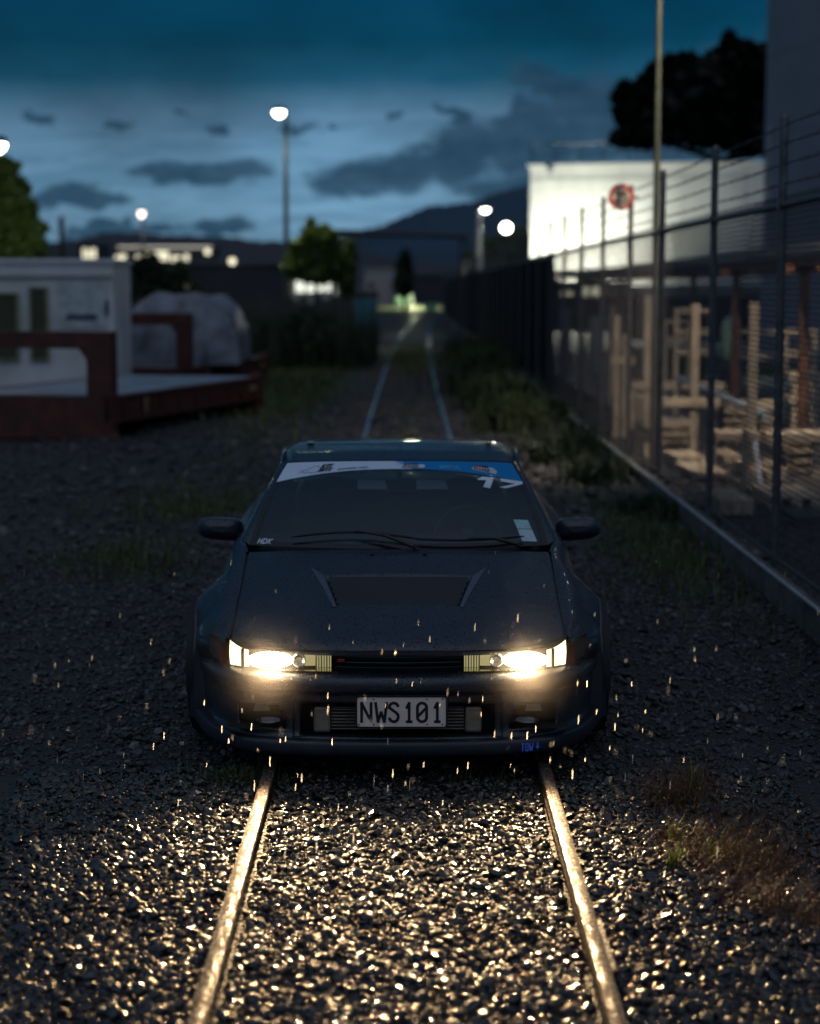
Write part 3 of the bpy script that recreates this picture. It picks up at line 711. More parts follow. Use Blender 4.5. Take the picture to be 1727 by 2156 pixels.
for i, (p, q) in enumerate(zip(pts, pts[1:])):
    d = Vector((q[0] - p[0], q[1] - p[1])); L = d.length; n = Vector((-d.y, d.x)) / L * .0012
    b.quadpts([onb2(p[0] - n.x, p[1] - n.y, .001 + i * 4e-5), onb2(q[0] - n.x, q[1] - n.y, .001 + i * 4e-5), onb2(q[0] + n.x, q[1] + n.y, .001 + i * 4e-5), onb2(p[0] + n.x, p[1] + n.y, .001 + i * 4e-5)])
b.build('banner_emblem', M_dk, bo)
for (cx, cy, s, tilt) in ((.065, .022, 1., 0.), (.425, .030, .95, -.12)):
    g = MB()
    f_ = lambda x, y, off, cx=cx, cy=cy, s=s, tilt=tilt: onb2(cx + x * s, cy + y * s + tilt * x, off)
    g.quadpts([f_(p[0], p[1], .0006) for p in [(-.055, -.006), (.055, -.006), (.07, .018), (.058, .043), (.03, .046), (-.045, .03), (-.06, .01)]])
    g.build('logo_ground', M_wh, bo2)
    g = MB(); lettering(g, 'D1NZ', f_, -.05, .0, .024, 1.15, .0055, .3, off=.0012); g.build('logo_lettering', M_dk, bo2)
    g = MB(); g.quadpts([f_(p[0], p[1], .0022) for p in [(-.05, .033), (-.02, .052), (.0, .052), (-.005, .034)]]); g.build('logo_red_wing', M_rd, bo2)
    g = MB(); g.quadpts([f_(p[0], p[1], .0022) for p in [(-.003, .034), (.002, .052), (.04, .05), (.025, .034)]]); g.build('logo_black_wing', M_dk, bo2)
b = MB(); lettering(b, 'CELEBRATING', onb2, .205, .043, .013, 1.0, .0026); lettering(b, 'DRIFTS HERE', onb2, .205, .020, .013, 1.1, .0026, .1); b.build('small_lettering', M_lb, bo2)
def onw(x, t, off): return wsp(x / (.70 - .136 * t), t, .002 + off)
b = MB()
def on17(x, y, off): return onw(.375 + x, .672 + y - .50 * x, off)
b.quadpts([on17(*p, .001) for p in [(.0, .055), (.03, .105), (.085, .118), (.062, -.035), (.028, -.035), (.047, .065), (.012, .05)]])
b.quadpts([on17(*p, .001) for p in [(.115, .125), (.118, .085), (.185, .085), (.105, -.0), (.142, .005), (.222, .10), (.225, .135)]])
b.build('race_number', M_wh, wso)
M_lab = mat('label_teal', (.30, .52, .56), .5, var=.15, vscale=30); M_lab2 = mat('label_pale', (.42, .52, .60), .5, var=.2, vscale=60)
def onl(x, t, off): return onw(x, t, off)
b = MB(); b.quadpts([onl(.555, .165, .001), onl(.624, .155, .001), onl(.608, .245, .001), onl(.538, .255, .001)], 1); b.quadpts([onl(.575, .045, .001), onl(.648, .035, .001), onl(.626, .150, .001), onl(.556, .160, .001)], 0)
b.build('licence_label', [M_lab2, M_lab], wso)
b = MB(); lettering(b, 'HDK', lambda x, y, off: onw(x, y * 2.0 + .018, off), -.665, 0, .022, 1.4, .0042, .5); b.build('corner_sticker', M_wh, wso)
b = MB(); b.grid(lambda a, c: wsp((2 * c - 1) * .999, .0 + .045 * a, .0015), 2, 30); b.grid(lambda a, c: wsp((2 * c - 1) * .999, .986 + .02 * a, .003), 1, 30)
for sg in (-1, 1): b.grid(lambda a, c, sg=sg: wsp(sg * (.965 + .04 * c), a, .0018), 14, 1)
b.build('screen_seal', M_gloss, wso, smooth=180)
# wipers
for x0, x1, lift in ((-.50, .10, .035), (.06, .58, -.012)):
    b = MB(); pts = []
    for i in range(13):
        k = i / 12; x = x0 + (x1 - x0) * k; p = Vector(onw(x, .055 + lift * 1.6 * math.sin(math.pi * min(1, k * 1.02)), .022)); pts.append(p)
    b.tube(pts, [.003] + [.006] * 11 + [.003], 6); wo = b.build('wiper', M_under, car, smooth=60)
    a = MB(); piv = Vector(onw(x1 - .02, -.02, .02)); m_ = pts[6]; a.tube([piv, piv.lerp(m_, .5) + Vector((0, 0, .02)), m_ + Vector((0, 0, .008))], [.011, .008, .005], 8)
    a.lathe([(0, .015), (.015, .012), (.017, 0)], tuple(piv), 'Z', 12); a.build('wiper_arm', M_black, wo, smooth=60)
b = MB()
for x in (-.12, .12): b = MB(); b.box((x, 1.03, ctr_z(1.03) + .004), (.02, .012, .007)); b.build('washer_jet', M_black, hd, bevel=.002)

# ---- mirrors
for sg in (-1, 1):
    b = MB()
    secs = []
    cx_, cz_ = .885, .770
    def mir(a, c, sg=sg):
        th_ = 2 * math.pi * c; e = 1 - max(0, a - .35) / .65 if a > .35 else 1
        k = [1.0, 1.03, 1.02, .92, .62, .12][min(5, int(a * 5 + 1e-6))] if False else math.sqrt(max(0.0, 1 - (a ** 3.0)))
        cc, ss = math.cos(th_), math.sin(th_)
        px = math.copysign(abs(cc) ** .55, cc) * .112 * (.35 + .65 * k); pz_ = math.copysign(abs(ss) ** .6, ss) * (.058 + .006 * cc * -1) * (.25 + .75 * k)
        return (sg * (cx_ + px), 1.80 - .115 * a, cz_ + pz_ + .10 * (px) * .5 * (1 if True else 0) + .012 * a)
    b.grid(mir, 14, 32)
    b.quadpts([mir(1, j / 32) for j in range(32)])
    b.tube([(sg * .795, 1.77, .745), (sg * .75, 1.66, .735), (sg * .735, 1.60, .755)], [.034, .028, .04], 10, squash=.7)
    mo = b.build('door_mirror', M_paint, car, smooth=50)
    g = MB(); g.grid(lambda a, c, sg=sg: (lambda p: (sg * cx_ + (p[0] - sg * cx_) * a * .93, 1.797, cz_ + (p[2] - cz_) * a * .93))(mir(0, c)), 1, 32); g.build('mirror_glass', M_chrome, mo)
# ---- side windows, rear window, door shut lines, handles, rear lamps
for sg in (-1, 1):
    b = MB()
    b.grid(lambda t, c, sg=sg: Vector((sg * .742, 1.46 + (3.18 - 1.46) * c, .772 + .035 * c)).lerp(Vector((sg * .604, 2.04 + (2.72 - 2.04) * c, 1.064 + .012 * math.sin(math.pi * c))), t), 8, 16)
    b.build('side_window', M_sglass, car, smooth=180)
    f = side(sg)
    off = lambda u, v, d=.0025, f=f, sg=sg: (f(u, v)[0] + sg * d, f(u, v)[1], f(u, v)[2])
    for (p, q) in (((1.42, .05), (1.40, .97)), ((2.72, .05), (2.70, .97))):
        d_ = MB(); d_.grid(lambda a, c, p=p, q=q: off(p[0] + (q[0] - p[0]) * a + .005 * c, p[1] + (q[1] - p[1]) * a), 24, 1); d_.build('door_gap', M_under, car)
    h_ = MB(); h_.box((sg * .862, 2.55, .60), (.02, .14, .03)); h_.build('door_handle', M_paint, car, bevel=.006)
    t_ = MB(); t_.grid(lambda a, c, sg=sg: (sg * (.22 + .40 * c), rear(.25 + .25 * a, (1 + sg * (.22 + .40 * c) / .64) / 2)[1] + .006, rear(.22 + .22 * a, .5)[2]), 3, 8); t_.build('tail_lamp', mat('tail_lens_%d' % (sg + 1), (.20, .01, .01), .15), car, smooth=60, solid=.01)
b = MB(); b.grid(lambda t, c: Vector(((2 * c - 1) * .562, 3.05, 1.108 - .012 * (2 * c - 1) ** 2)).lerp(Vector(((2 * c - 1) * .63, 3.66, .828)), t) + Vector((0, 0, .03 * math.sin(math.pi * t))), 8, 16)
b.build('rear_window', M_sglass, car, smooth=180)
for sg in (-1, 1):   # drip rail end caps that catch the lamps
    b = MB(); b.tube([(sg * .592, 1.955, 1.068), (sg * .602, 2.15, 1.094), (sg * .612, 2.45, 1.108), (sg * .60, 2.8, 1.092)], .007, 6); b.build('roof_drip_rail', M_gloss, car, smooth=60)
    b = MB(); b.box((sg * .47, 2.46, 1.145), (.035, .10, .008)); b.build('roof_rack_cap', M_gloss, car, bevel=.003)
# ---- wheels
def wheel(sg, u):
    t = MB(); t.lathe([(.20, -.085), (.255, -.098), (.282, -.09), (WR, -.07), (WR + .002, 0), (WR, .07), (.282, .09), (.255, .098), (.20, .085)], (0, 0, 0), 'X', 48)
    for k in range(48):
        a = 2 * math.pi * k / 48
        for s in (-.045, .045): t.box((s, math.cos(a) * (WR + .001), math.sin(a) * (WR + .001)), (.03, .022, .006), rx=a + math.pi / 2)
    root = empty('wheel', (sg * .83, u, WZ)); root.parent = car
    t.build('tyre', M_rubber, root, smooth=40)
    r = MB(); r.lathe([(.20, -.085), (.205, -.07), (.19, -.05), (.185, .05), (.205, .07), (.20, .085)], (0, 0, 0), 'X', 48)
    for k in range(6):
        a = 2 * math.pi * k / 6; r.box((sg * .05, math.cos(a) * .105, math.sin(a) * .105), (.03, .17, .045), rx=a)
    r.lathe([(0, .075 * sg), (.03, .07 * sg), (.045, .04 * sg)], (0, 0, 0), 'X', 20)
    r.build('rim', M_alloy, root, smooth=40)
    d = MB(); d.lathe([(.04, 0), (.15, 0), (.15, .012), (.04, .012)], (0, 0, 0), 'X', 32); d.build('brake_disc', M_chrome, root, smooth=40)
for sg in (-1, 1):
    for u in UW: wheel(sg, u)
# ---- interior
b = MB(); b.grid(lambda a, c: (.66 * (2 * c - 1), 1.30 + .10 * (2 * c - 1) ** 2 + .34 * a, .755 + .015 * math.sin(math.pi * a * .7) - .01 * a), 6, 12); b.box((0, 1.66, .62), (1.3, .05, .28)); b.build('dashboard', M_seat, car, smooth=50)
b = MB(); b.lathe([(.165 + .013 * math.cos(a), .013 * math.sin(a)) for a in [2 * math.pi * i / 8 for i in range(9)]], (0, 0, 0), 'Y', 32); b.box((0, 0, -.05), (.05, .02, .2)); b.box((0, 0, 0), (.30, .02, .05))
o = b.build('steering_wheel', M_black, car, smooth=60); o.location = (.34, 1.80, .72); o.rotation_euler = (R(-22), 0, 0)
for x in (-.34, .34):
    b = MB()
    def st(a, c, x=x):
        q = 2 * c - 1; wd = interp([(0, .22), (.4, .25), (.7, .235), (.82, .14), (1, .12)], a)
        return (x + q * wd, 2.15 + .22 * a - .05 * abs(q) ** 3 + .03, .22 + .74 * a)
    b.grid(st, 20, 12); b.grid(lambda a, c, x=x: (x + .24 * (2 * c - 1), 1.72 + .45 * a, .27 - .03 * a + .05 * abs(2 * c - 1) ** 3), 8, 12)
    b.build('seat', M_seat, car, smooth=60, solid=.07)
for x, t0, w_ in ((-.135, .845, .15), (.165, .845, .16)):
    b = MB(); b.prism([(-w_ / 2, 0), (w_ / 2, 0), (w_ / 2 * .8, .045), (-w_ / 2, .05)], lambda p, x=x: (x + p[0], 1.90, .955 + p[1]), lambda p, x=x: (x + p[0], 1.925, .96 + p[1])); b.build('sun_visor', M_visor, car, bevel=.004)
b = MB(); b.box((0, 1.86, 1.035), (.03, .04, .03)); b.box((0.0, 1.84, .955), (.20, .02, .008)); b.build('rear_view_mirror', M_black, car, bevel=.004)

# ================================================================== GROUND, TRACK, STONES
def wet_ground_mat(name, c1, c2, rough, scale, bump):
    m = bpy.data.materials.new(name); m.use_nodes = True; t = NT(m.node_tree); b = t.n['Principled BSDF']
    co = t.add('ShaderNodeTexCoord')
    v = t.add('ShaderNodeTexVoronoi'); v.inputs['Scale'].default_value = scale; t.link(co.outputs['Object'], v.inputs['Vector'])
    v2 = t.add('ShaderNodeTexVoronoi'); v2.inputs['Scale'].default_value = scale * 2.7; t.link(co.outputs['Object'], v2.inputs['Vector'])
    n = t.add('ShaderNodeTexNoise'); n.inputs['Scale'].default_value = .45; n.inputs['Detail'].default_value = 9; n.inputs['Roughness'].default_value = .7; t.link(co.outputs['Object'], n.inputs['Vector'])
    sc = t.add('ShaderNodeSeparateColor'); t.link(v.outputs['Color'], sc.inputs[0])
    c = t.mix(sc.outputs[0], c1, c2); c = t.mix(t.ramp(n.outputs[0], [(.42, 0), (.62, .75)]), c, (.020, .016, .012))
    t.link(c, b.inputs['Base Color'])
    t.link(t.math('ADD', t.math('MULTIPLY', n.outputs[0], .35), rough - .15, clamp=True), b.inputs['Roughness'])
    bp = t.add('ShaderNodeBump'); bp.inputs['Strength'].default_value = bump; bp.inputs['Distance'].default_value = .03
    h = t.math('ADD', t.math('SUBTRACT', 1.0, v.outputs[0]), t.math('MULTIPLY', t.math('SUBTRACT', 1.0, v2.outputs[0]), .5))
    t.link(h, bp.inputs['Height']); t.link(bp.outputs[0], b.inputs['Normal'])
    return m
M_ground = wet_ground_mat('wet_ballast_soil', (.018, .016, .016), (.038, .034, .034), .6, 28, .9)
def stone_mat(name, cols, rough, coat=.5):
    m = bpy.data.materials.new(name); m.use_nodes = True; t = NT(m.node_tree); b = t.n['Principled BSDF']
    co = t.add('ShaderNodeTexCoord'); at_ = t.add('ShaderNodeAttribute'); at_.attribute_name = 'tone'
    n = t.add('ShaderNodeTexNoise'); n.inputs['Scale'].default_value = 90; n.inputs['Detail'].default_value = 4; t.link(co.outputs['Object'], n.inputs['Vector'])
    c = t.ramp(at_.outputs['Fac'], [(0, cols[0]), (.45, cols[1]), (.8, cols[2]), (1, cols[3])])
    c = t.mix(t.math('MULTIPLY', n.outputs[0], .5), c, (.01, .01, .01)); t.link(c, b.inputs['Base Color'])
    t.link(t.math('ADD', t.math('MULTIPLY', at_.outputs['Fac'], .35), t.math('ADD', t.math('MULTIPLY', n.outputs[0], .2), rough - .1)), b.inputs['Roughness'])
    b.inputs['Coat Weight'].default_value = coat; b.inputs['Coat Roughness'].default_value = .15
    bp = t.add('ShaderNodeBump'); bp.inputs['Strength'].default_value = .35; bp.inputs['Distance'].default_value = .002; t.link(n.outputs[0], bp.inputs['Height']); t.link(bp.outputs[0], b.inputs['Normal'])
    return m
M_stone_far = stone_mat('damp_stone', [(.028, .026, .028), (.052, .048, .050), (.08, .074, .075), (.18, .17, .165)], .5, .12)
M_stone = stone_mat('wet_stone', [(.006, .005, .005), (.011, .010, .009), (.022, .018, .014), (.09, .065, .042)], .17)

_ph = RNG.uniform(0, 6.28, (24, 2)); _fr = [(RNG.uniform(-1, 1) * f, RNG.uniform(-1, 1) * f) for f in ([.5] * 6 + [1.5] * 6 + [4] * 6 + [9] * 6)]
def hn(x, y):
    z = 0
    for i, (a, b_) in enumerate(_fr):
        z = z + np.sin(a * x + b_ * y + _ph[i, 0]) * [.02, .010, .006, .003][i // 6]
    return z
def track_flat(x): return np.clip((np.abs(x) - .9) / 1.2, 0, 1)
def gz(x, y):
    return -.050 + hn(x, y) * (.30 + .7 * track_flat(x)) + .012 * np.exp(-((np.abs(x)) / .35) ** 2)
xs = np.concatenate([np.linspace(-900, -60, 16), np.linspace(-50, -8, 22), np.linspace(-7, 7, 170), np.linspace(8, 60, 26), np.linspace(70, 900, 16)])
ys = np.concatenate([np.linspace(-40, 2, 12), np.linspace(2.2, 16, 170), np.linspace(16.3, 60, 120), np.linspace(62, 220, 40), np.linspace(240, 1500, 16)])
Xg, Yg = np.meshgrid(xs, ys, indexing='ij'); Zg = gz(Xg, Yg)
far = np.clip((np.hypot(Xg, Yg) - 60) / 100, 0, 1); Zg = Zg * (1 - far) - .05 * far
def np_mesh(name, verts, faces, m, smooth=True, tone=None, kind=None, tones=None):
    me = bpy.data.meshes.new(name); nf, k = faces.shape
    me.vertices.add(len(verts)); me.vertices.foreach_set('co', verts.astype(np.float32).ravel())
    me.loops.add(nf * k); me.loops.foreach_set('vertex_index', faces.astype(np.int32).ravel())
    me.polygons.add(nf); me.polygons.foreach_set('loop_start', np.arange(0, nf * k, k, dtype=np.int32))
    try: me.polygons.foreach_set('loop_total', np.full(nf, k, dtype=np.int32))
    except Exception: pass
    me.update(calc_edges=True); me.polygons.foreach_set('use_smooth', np.full(nf, smooth))
    if tone is not None:
        a = me.attributes.new('tone', 'FLOAT', 'POINT'); a.data.foreach_set('value', tone.astype(np.float32))
    me.materials.append(m); o = bpy.data.objects.new(name, me); COL.objects.link(o); return o
nx_, ny_ = Xg.shape; idx = np.arange(nx_ * ny_).reshape(nx_, ny_)
fq = np.stack([idx[:-1, :-1], idx[1:, :-1], idx[1:, 1:], idx[:-1, 1:]], -1).reshape(-1, 4)
go = np_mesh('ground', np.stack([Xg, Yg, Zg], -1).reshape(-1, 3), fq, M_ground); tag(go, 'dark wet gravel and soil ground', kind='structure')

import bmesh
def ico(sub):
    bm = bmesh.new(); bmesh.ops.create_icosphere(bm, subdivisions=sub, radius=1); v = np.array([p.co[:] for p in bm.verts]); f = np.array([[q.index for q in p.verts] for p in bm.faces]); bm.free(); return v, f
IVS = {1: ico(1), 2: ico(2)}
def scatter(name, n, xr, yr, size, keep=None, lift=.35, flat=(.35, .7), m=M_stone, sub=2, sm=True):
    IV, IF = IVS[sub]
    x = RNG.uniform(*xr, n); y = RNG.uniform(*yr, n)
    if keep is not None: k = keep(x, y); x, y = x[k], y[k]
    n = len(x); s = size[0] * np.exp(RNG.normal(0, size[1], n)); s = np.clip(s, size[0] * .35, size[0] * 3.2)
    sc = np.stack([s, s * RNG.uniform(.6, .95, n), s * RNG.uniform(*flat, n)], 1)
    V = np.repeat(IV[None], n, 0)
    # lumpy: push along a few random directions per stone
    if sub == 1: V = V * RNG.uniform(.72, 1.18, (n, len(IV), 1))
    for q in range(3):
        d = RNG.normal(size=(n, 1, 3)); d /= np.linalg.norm(d, axis=2, keepdims=True); V = V + d * np.clip((V * d).sum(2, keepdims=True), 0, 1) ** 2 * RNG.uniform(-.35, .3, (n, 1, 1))
    V = V * sc[:, None, :]
    a = RNG.uniform(0, 6.28, n); t1 = RNG.normal(0, .36, n); t2 = RNG.normal(0, .36, n)
    cx_, sx_ = np.cos(t1)[:, None], np.sin(t1)[:, None]; V[:, :, 1], V[:, :, 2] = V[:, :, 1] * cx_ - V[:, :, 2] * sx_, V[:, :, 1] * sx_ + V[:, :, 2] * cx_
    cy_, sy_ = np.cos(t2)[:, None], np.sin(t2)[:, None]; V[:, :, 0], V[:, :, 2] = V[:, :, 0] * cy_ + V[:, :, 2] * sy_, -V[:, :, 0] * sy_ + V[:, :, 2] * cy_
    ca, sa = np.cos(a)[:, None], np.sin(a)[:, None]; V[:, :, 0], V[:, :, 1] = V[:, :, 0] * ca - V[:, :, 1] * sa, V[:, :, 0] * sa + V[:, :, 1] * ca
    V[:, :, 0] += x[:, None]; V[:, :, 1] += y[:, None]; V[:, :, 2] += (gz(x, y) + sc[:, 2] * lift + RNG.uniform(-.3, .8, n) * s * .5)[:, None]
    F = (IF[None] + (np.arange(n) * len(IV))[:, None, None]).reshape(-1, 3)
    tone = np.repeat(RNG.uniform(0, 1, n) ** 1.5, len(IV))
    o = np_mesh(name, V.reshape(-1, 3), F, m, sm, tone); return o
RAILX = .5685
offrail = lambda x, y: (np.abs(np.abs(x) - RAILX) > .045)
o = scatter('ballast_gravel', 58000, (-1.6, 1.6), (4.3, 7.9), (.0090, .50), offrail, flat=(.3, .62), sub=1, sm=False); tag(o, 'angular wet crushed ballast glinting between and beside the rails', kind='stuff')
o = scatter('ballast_gravel', 9000, (-1.6, 1.6), (4.3, 7.9), (.0112, .42), offrail, flat=(.28, .6)); tag(o, 'rounder pebbles mixed into the lit ballast', kind='stuff')
o = scatter('ballast_gravel', 34000, (-3.2, 3.0), (7.9, 14.0), (.0125, .4), lambda x, y: offrail(x, y) & (np.abs(x) < .26 * y) & ~((np.abs(x) < .62) & (y > 8.3) & (y < 11.6)), m=M_stone_far, sub=1, sm=False); tag(o, 'dark wet gravel around the parked coupe', kind='stuff')
o = scatter('yard_gravel', 16000, (-6, 4.0), (14, 34), (.026, .4), offrail, m=M_stone_far, sub=1, sm=False); tag(o, 'dim gravel of the yard behind the coupe', kind='stuff')
o = scatter('yard_gravel', 700, (-2.6, 2.4), (4.6, 16), (.021, .3), offrail, flat=(.3, .55)); tag(o, 'larger flat stones lying among the gravel', kind='stuff')

# rails
def rail_mat(RLO=.325, st=(.34, .33, .32)):
    m = bpy.data.materials.new('rail_steel'); m.use_nodes = True; t = NT(m.node_tree); b = t.n['Principled BSDF']
    co = t.add('ShaderNodeTexCoord'); mp = t.add('ShaderNodeMapping'); mp.inputs['Scale'].default_value = (14, 1.6, 8); t.link(co.outputs['Object'], mp.inputs[0])
    n = t.add('ShaderNodeTexNoise'); n.inputs['Scale'].default_value = 5; n.inputs['Detail'].default_value = 8; n.inputs['Roughness'].default_value = .75; t.link(mp.outputs[0], n.inputs['Vector'])
    n2 = t.add('ShaderNodeTexNoise'); n2.inputs['Scale'].default_value = 60; n2.inputs['Detail'].default_value = 5; t.link(co.outputs['Object'], n2.inputs['Vector'])
    rust = t.ramp(t.math('ADD', n.outputs[0], t.math('MULTIPLY', t.math('SUBTRACT', n2.outputs[0], .5), .7)), [(RLO, 0), (RLO + .2, 1)])
    t.link(t.math('SUBTRACT', .5, t.math('MULTIPLY', rust, .4)), b.inputs['Specular IOR Level'])
    t.link(t.mix(rust, st, (.050, .030, .020)), b.inputs['Base Color'])
    t.link(t.math('SUBTRACT', 1.0, t.math('MULTIPLY', rust, .85)), b.inputs['Metallic'])
    t.link(t.math('ADD', t.math('MULTIPLY', rust, .4), .26), b.inputs['Roughness'])
    bp = t.add('ShaderNodeBump'); bp.inputs['Strength'].default_value = .5; bp.inputs['Distance'].default_value = .004; t.link(n2.outputs[0], bp.inputs['Height']); t.link(bp.outputs[0], b.inputs['Normal'])
    return m
M_rail = rail_mat(); M_rail2 = rail_mat(.66, (.85, .85, .85))
track = empty('railway_track', (0, 8, 0), 0, 'pair of shiny rails running under the coupe and away into the dusk', 'railway track')
def bend(y): return 0. if y < 28 else .00012 * (y - 28) ** 2
for sg in (-1, 1):
    b = MB(); sec = [(-.024, -.03), (-.026, -.012), (-.023, -.004), (-.011, -.0005), (.0, 0), (.011, -.0005), (.023, -.004), (.026, -.012), (.024, -.03), (.010, -.045), (.010, -.11), (-.010, -.11), (-.010, -.045), (-.032, -.03)]
    ysr = [-20 + i * 2 for i in range(12)] + [4 + i * .25 for i in range(100)] + [29 + i * 2 for i in range(57)]
    for (lo_, hi_, mm) in ((-30, 10.01, M_rail), (9.99, 200, M_rail2)):
        ysr2 = [y for y in ysr if lo_ <= y <= hi_]; b = MB()
        b.grid(lambda a, c, sg=sg: (sg * RAILX + bend(ysr2[int(a)]) + sec[int(c)][0], ysr2[int(a)] - 8, sec[int(c)][1] + .0015 * math.sin(ysr2[int(a)] * 2.3 + sg) - .0012), 0, 0, us=list(range(len(ysr2))), vs=list(range(len(sec))))
        b.build('rail', mm, track, smooth=50)
M_sleeper = mat('weathered_sleeper_wood', (.055, .042, .034), .7, var=.4, vscale=10, bump=.4)
for k in range(26):
    y = 13.4 + k * 1.35
    b = MB(); b.box((bend(y), y - 8, -.075), (2.0, .22, .11)); b.build('sleeper', M_sleeper, track, bevel=.01)
b = MB()   # joint bar on the right rail near the camera and a joint gap
b.box((RAILX + .03, 5.62 - 8, -.028), (.02, .46, .035))
for k in range(4): b.lathe([(0, .0), (.012, 0), (.014, .01)], (RAILX + .045, 5.45 + k * .11 - 8, -.028), 'X', 8)
b.build('joint_bar', M_rail, track)

# ------------------------------------------------------------------ foliage helpers
def leaf_mat(name, c1, c2, rough=.55):
    m = bpy.data.materials.new(name); m.use_nodes = True; t = NT(m.node_tree); b = t.n['Principled BSDF']
    a = t.add('ShaderNodeAttribute'); a.attribute_name = 'tone'
    t.link(t.mix(a.outputs['Fac'], c1, c2), b.inputs['Base Color']); b.inputs['Roughness'].default_value = rough
    tr = t.add('ShaderNodeBsdfTranslucent'); t.link(t.mix(a.outputs['Fac'], c1, c2), tr.inputs[0])
    mx = t.add('ShaderNodeMixShader'); mx.inputs[0].default_value = .3; o = [q for q in t.n if q.type == 'OUTPUT_MATERIAL'][0]
    t.link(b.outputs[0], mx.inputs[1]); t.link(tr.outputs[0], mx.inputs[2]); t.link(mx.outputs[0], o.inputs[0]); return m
L_green = leaf_mat('leaf_green', (.03, .06, .012), (.09, .16, .03)); L_dark = leaf_mat('leaf_dark', (.012, .022, .010), (.03, .05, .018))
L_grass = leaf_mat('grass_blade', (.035, .06, .015), (.12, .13, .04)); L_brown = leaf_mat('weed_stem', (.045, .020, .010), (.11, .06, .022)); L_bright = leaf_mat('weed_leaf', (.09, .14, .03), (.2, .26, .06))
L_mid = leaf_mat('leaf_mid_green', (.05, .09, .015), (.14, .20, .04))
L_fir = leaf_mat('conifer_needles', (.004, .007, .004), (.008, .012, .006))
def leaves(name, clumps, n, size, m, parent=None, hang=0., loc=(0, 0, 0), spread=1.08):
    """clumps: (x, y, z, rx, ry, rz); leaf-sized quads spread through the clumps' shells"""
    cl = np.array(clumps, float); vol = cl[:, 3] * cl[:, 4] * cl[:, 5]; vol = vol ** .7; pick = RNG.choice(len(cl), n, p=vol / vol.sum())
    d = RNG.normal(size=(n, 3)); d /= np.linalg.norm(d, axis=1, keepdims=True); r = RNG.uniform(.35, 1.08, n) ** .6 * np.where(RNG.uniform(0, 1, n) < .18, RNG.uniform(1., spread, n), 1.)
    P_ = cl[pick, :3] + d * cl[pick, 3:] * r[:, None]
    a = RNG.normal(size=(n, 3)); a /= np.linalg.norm(a, axis=1, keepdims=True); b_ = np.cross(a, RNG.normal(size=(n, 3))); b_ /= np.linalg.norm(b_, axis=1, keepdims=True)
    s = size * RNG.uniform(.5, 1.4, n)[:, None]
    V = np.stack([P_ - a * s, P_ + b_ * s * .5, P_ + a * s, P_ - b_ * s * .5], 1)
    F = np.arange(n * 4).reshape(n, 4); tone = np.repeat(np.clip(RNG.uniform(0, 1, n) * .6 + RNG.uniform(0, 1, len(cl))[pick] * .4, 0, 1), 4)
    o = np_mesh(name, V.reshape(-1, 3) - np.array(loc), F, m, False, tone)
    if parent is not None: o.parent = parent
    return o
def blades(name, pts, h, lean, width, m, curve=.4, parent=None, n_seg=3):
    """pts: list of root positions; thin curved blades"""
    pts = np.array(pts); n = len(pts); hh = h * RNG.uniform(.45, 1.25, n); an = RNG.uniform(0, 6.28, n); ln = lean * RNG.uniform(.2, 1.3, n)
    dirx, diry = np.cos(an), np.sin(an); px_, py_ = -diry, dirx; V = []
    for k in range(n_seg + 1):
        t = k / n_seg; o_ = ln * hh * t ** (1 + curve * 2); zz = hh * (t - .12 * ln * t * t); w_ = width * (1 - t) ** .7 * .5 + width * .04
        base_ = np.stack([pts[:, 0] + dirx * o_, pts[:, 1] + diry * o_, pts[:, 2] + zz], 1); side_ = np.stack([px_ * w_, py_ * w_, np.zeros(n)], 1)
        V += [base_ - side_, base_ + side_]
    V = np.stack(V, 1); m_ = 2 * (n_seg + 1)
    F = [np.arange(n)[:, None] * m_ + np.array([2 * k, 2 * k + 1, 2 * k + 3, 2 * k + 2])[None] for k in range(n_seg)]
    F = np.concatenate(F, 0); tone = np.repeat(RNG.uniform(0, 1, n), m_)
    o = np_mesh(name, V.reshape(-1, 3), F, m, False, tone)
    if parent is not None: o.parent = parent
    return o
M_bark = mat('bark', (.045, .034, .026), .85, var=.4, vscale=8, bump=.5)

# grass along the track and in patches
def patch(name, cx, cy, rx, ry, n, h, w_, label, m=L_grass, lean=.6):
    x = cx + RNG.normal(0, rx, n); y = cy + RNG.normal(0, ry, n); o = blades(name, np.stack([x, y, gz(x, y)], 1), h, lean, w_, m); return tag(o, label, kind='stuff')
patch('grass', -.72, 7.72, .10, .07, 260, .07, .004, 'small tuft of grass against the left rail in front of the bumper')
patch('grass', -2.05, 13.9, .28, .5, 700, .12, .01, 'low grass patch on the gravel left of the coupe')
patch('grass', -1.9, 17.5, .45, .8, 1200, .13, .012, 'dull grass patch behind the left mirror')
patch('grass', -1.95, 25, .35, 3, 600, .12, .016, 'grass strip left of the rails')
patch('grass', .05, 30, .12, 4, 500, .08, .012, 'grass growing between the rails')
patch('grass', -2.3, 38, .5, 5, 2200, .22, .03, 'tall grass verge beyond the flat racks')
patch('grass', .1, 54, .5, 6, 2000, .15, .03, 'green grass on the far part of the track')
patch('grass', 1.9, 14.5, .25, 1.6, 1500, .14, .01, 'grass along the foot of the concrete kerb')
patch('grass', .28, 7.72, .10, .08, 60, .08, .004, 'sparse grass blades under the front lip')
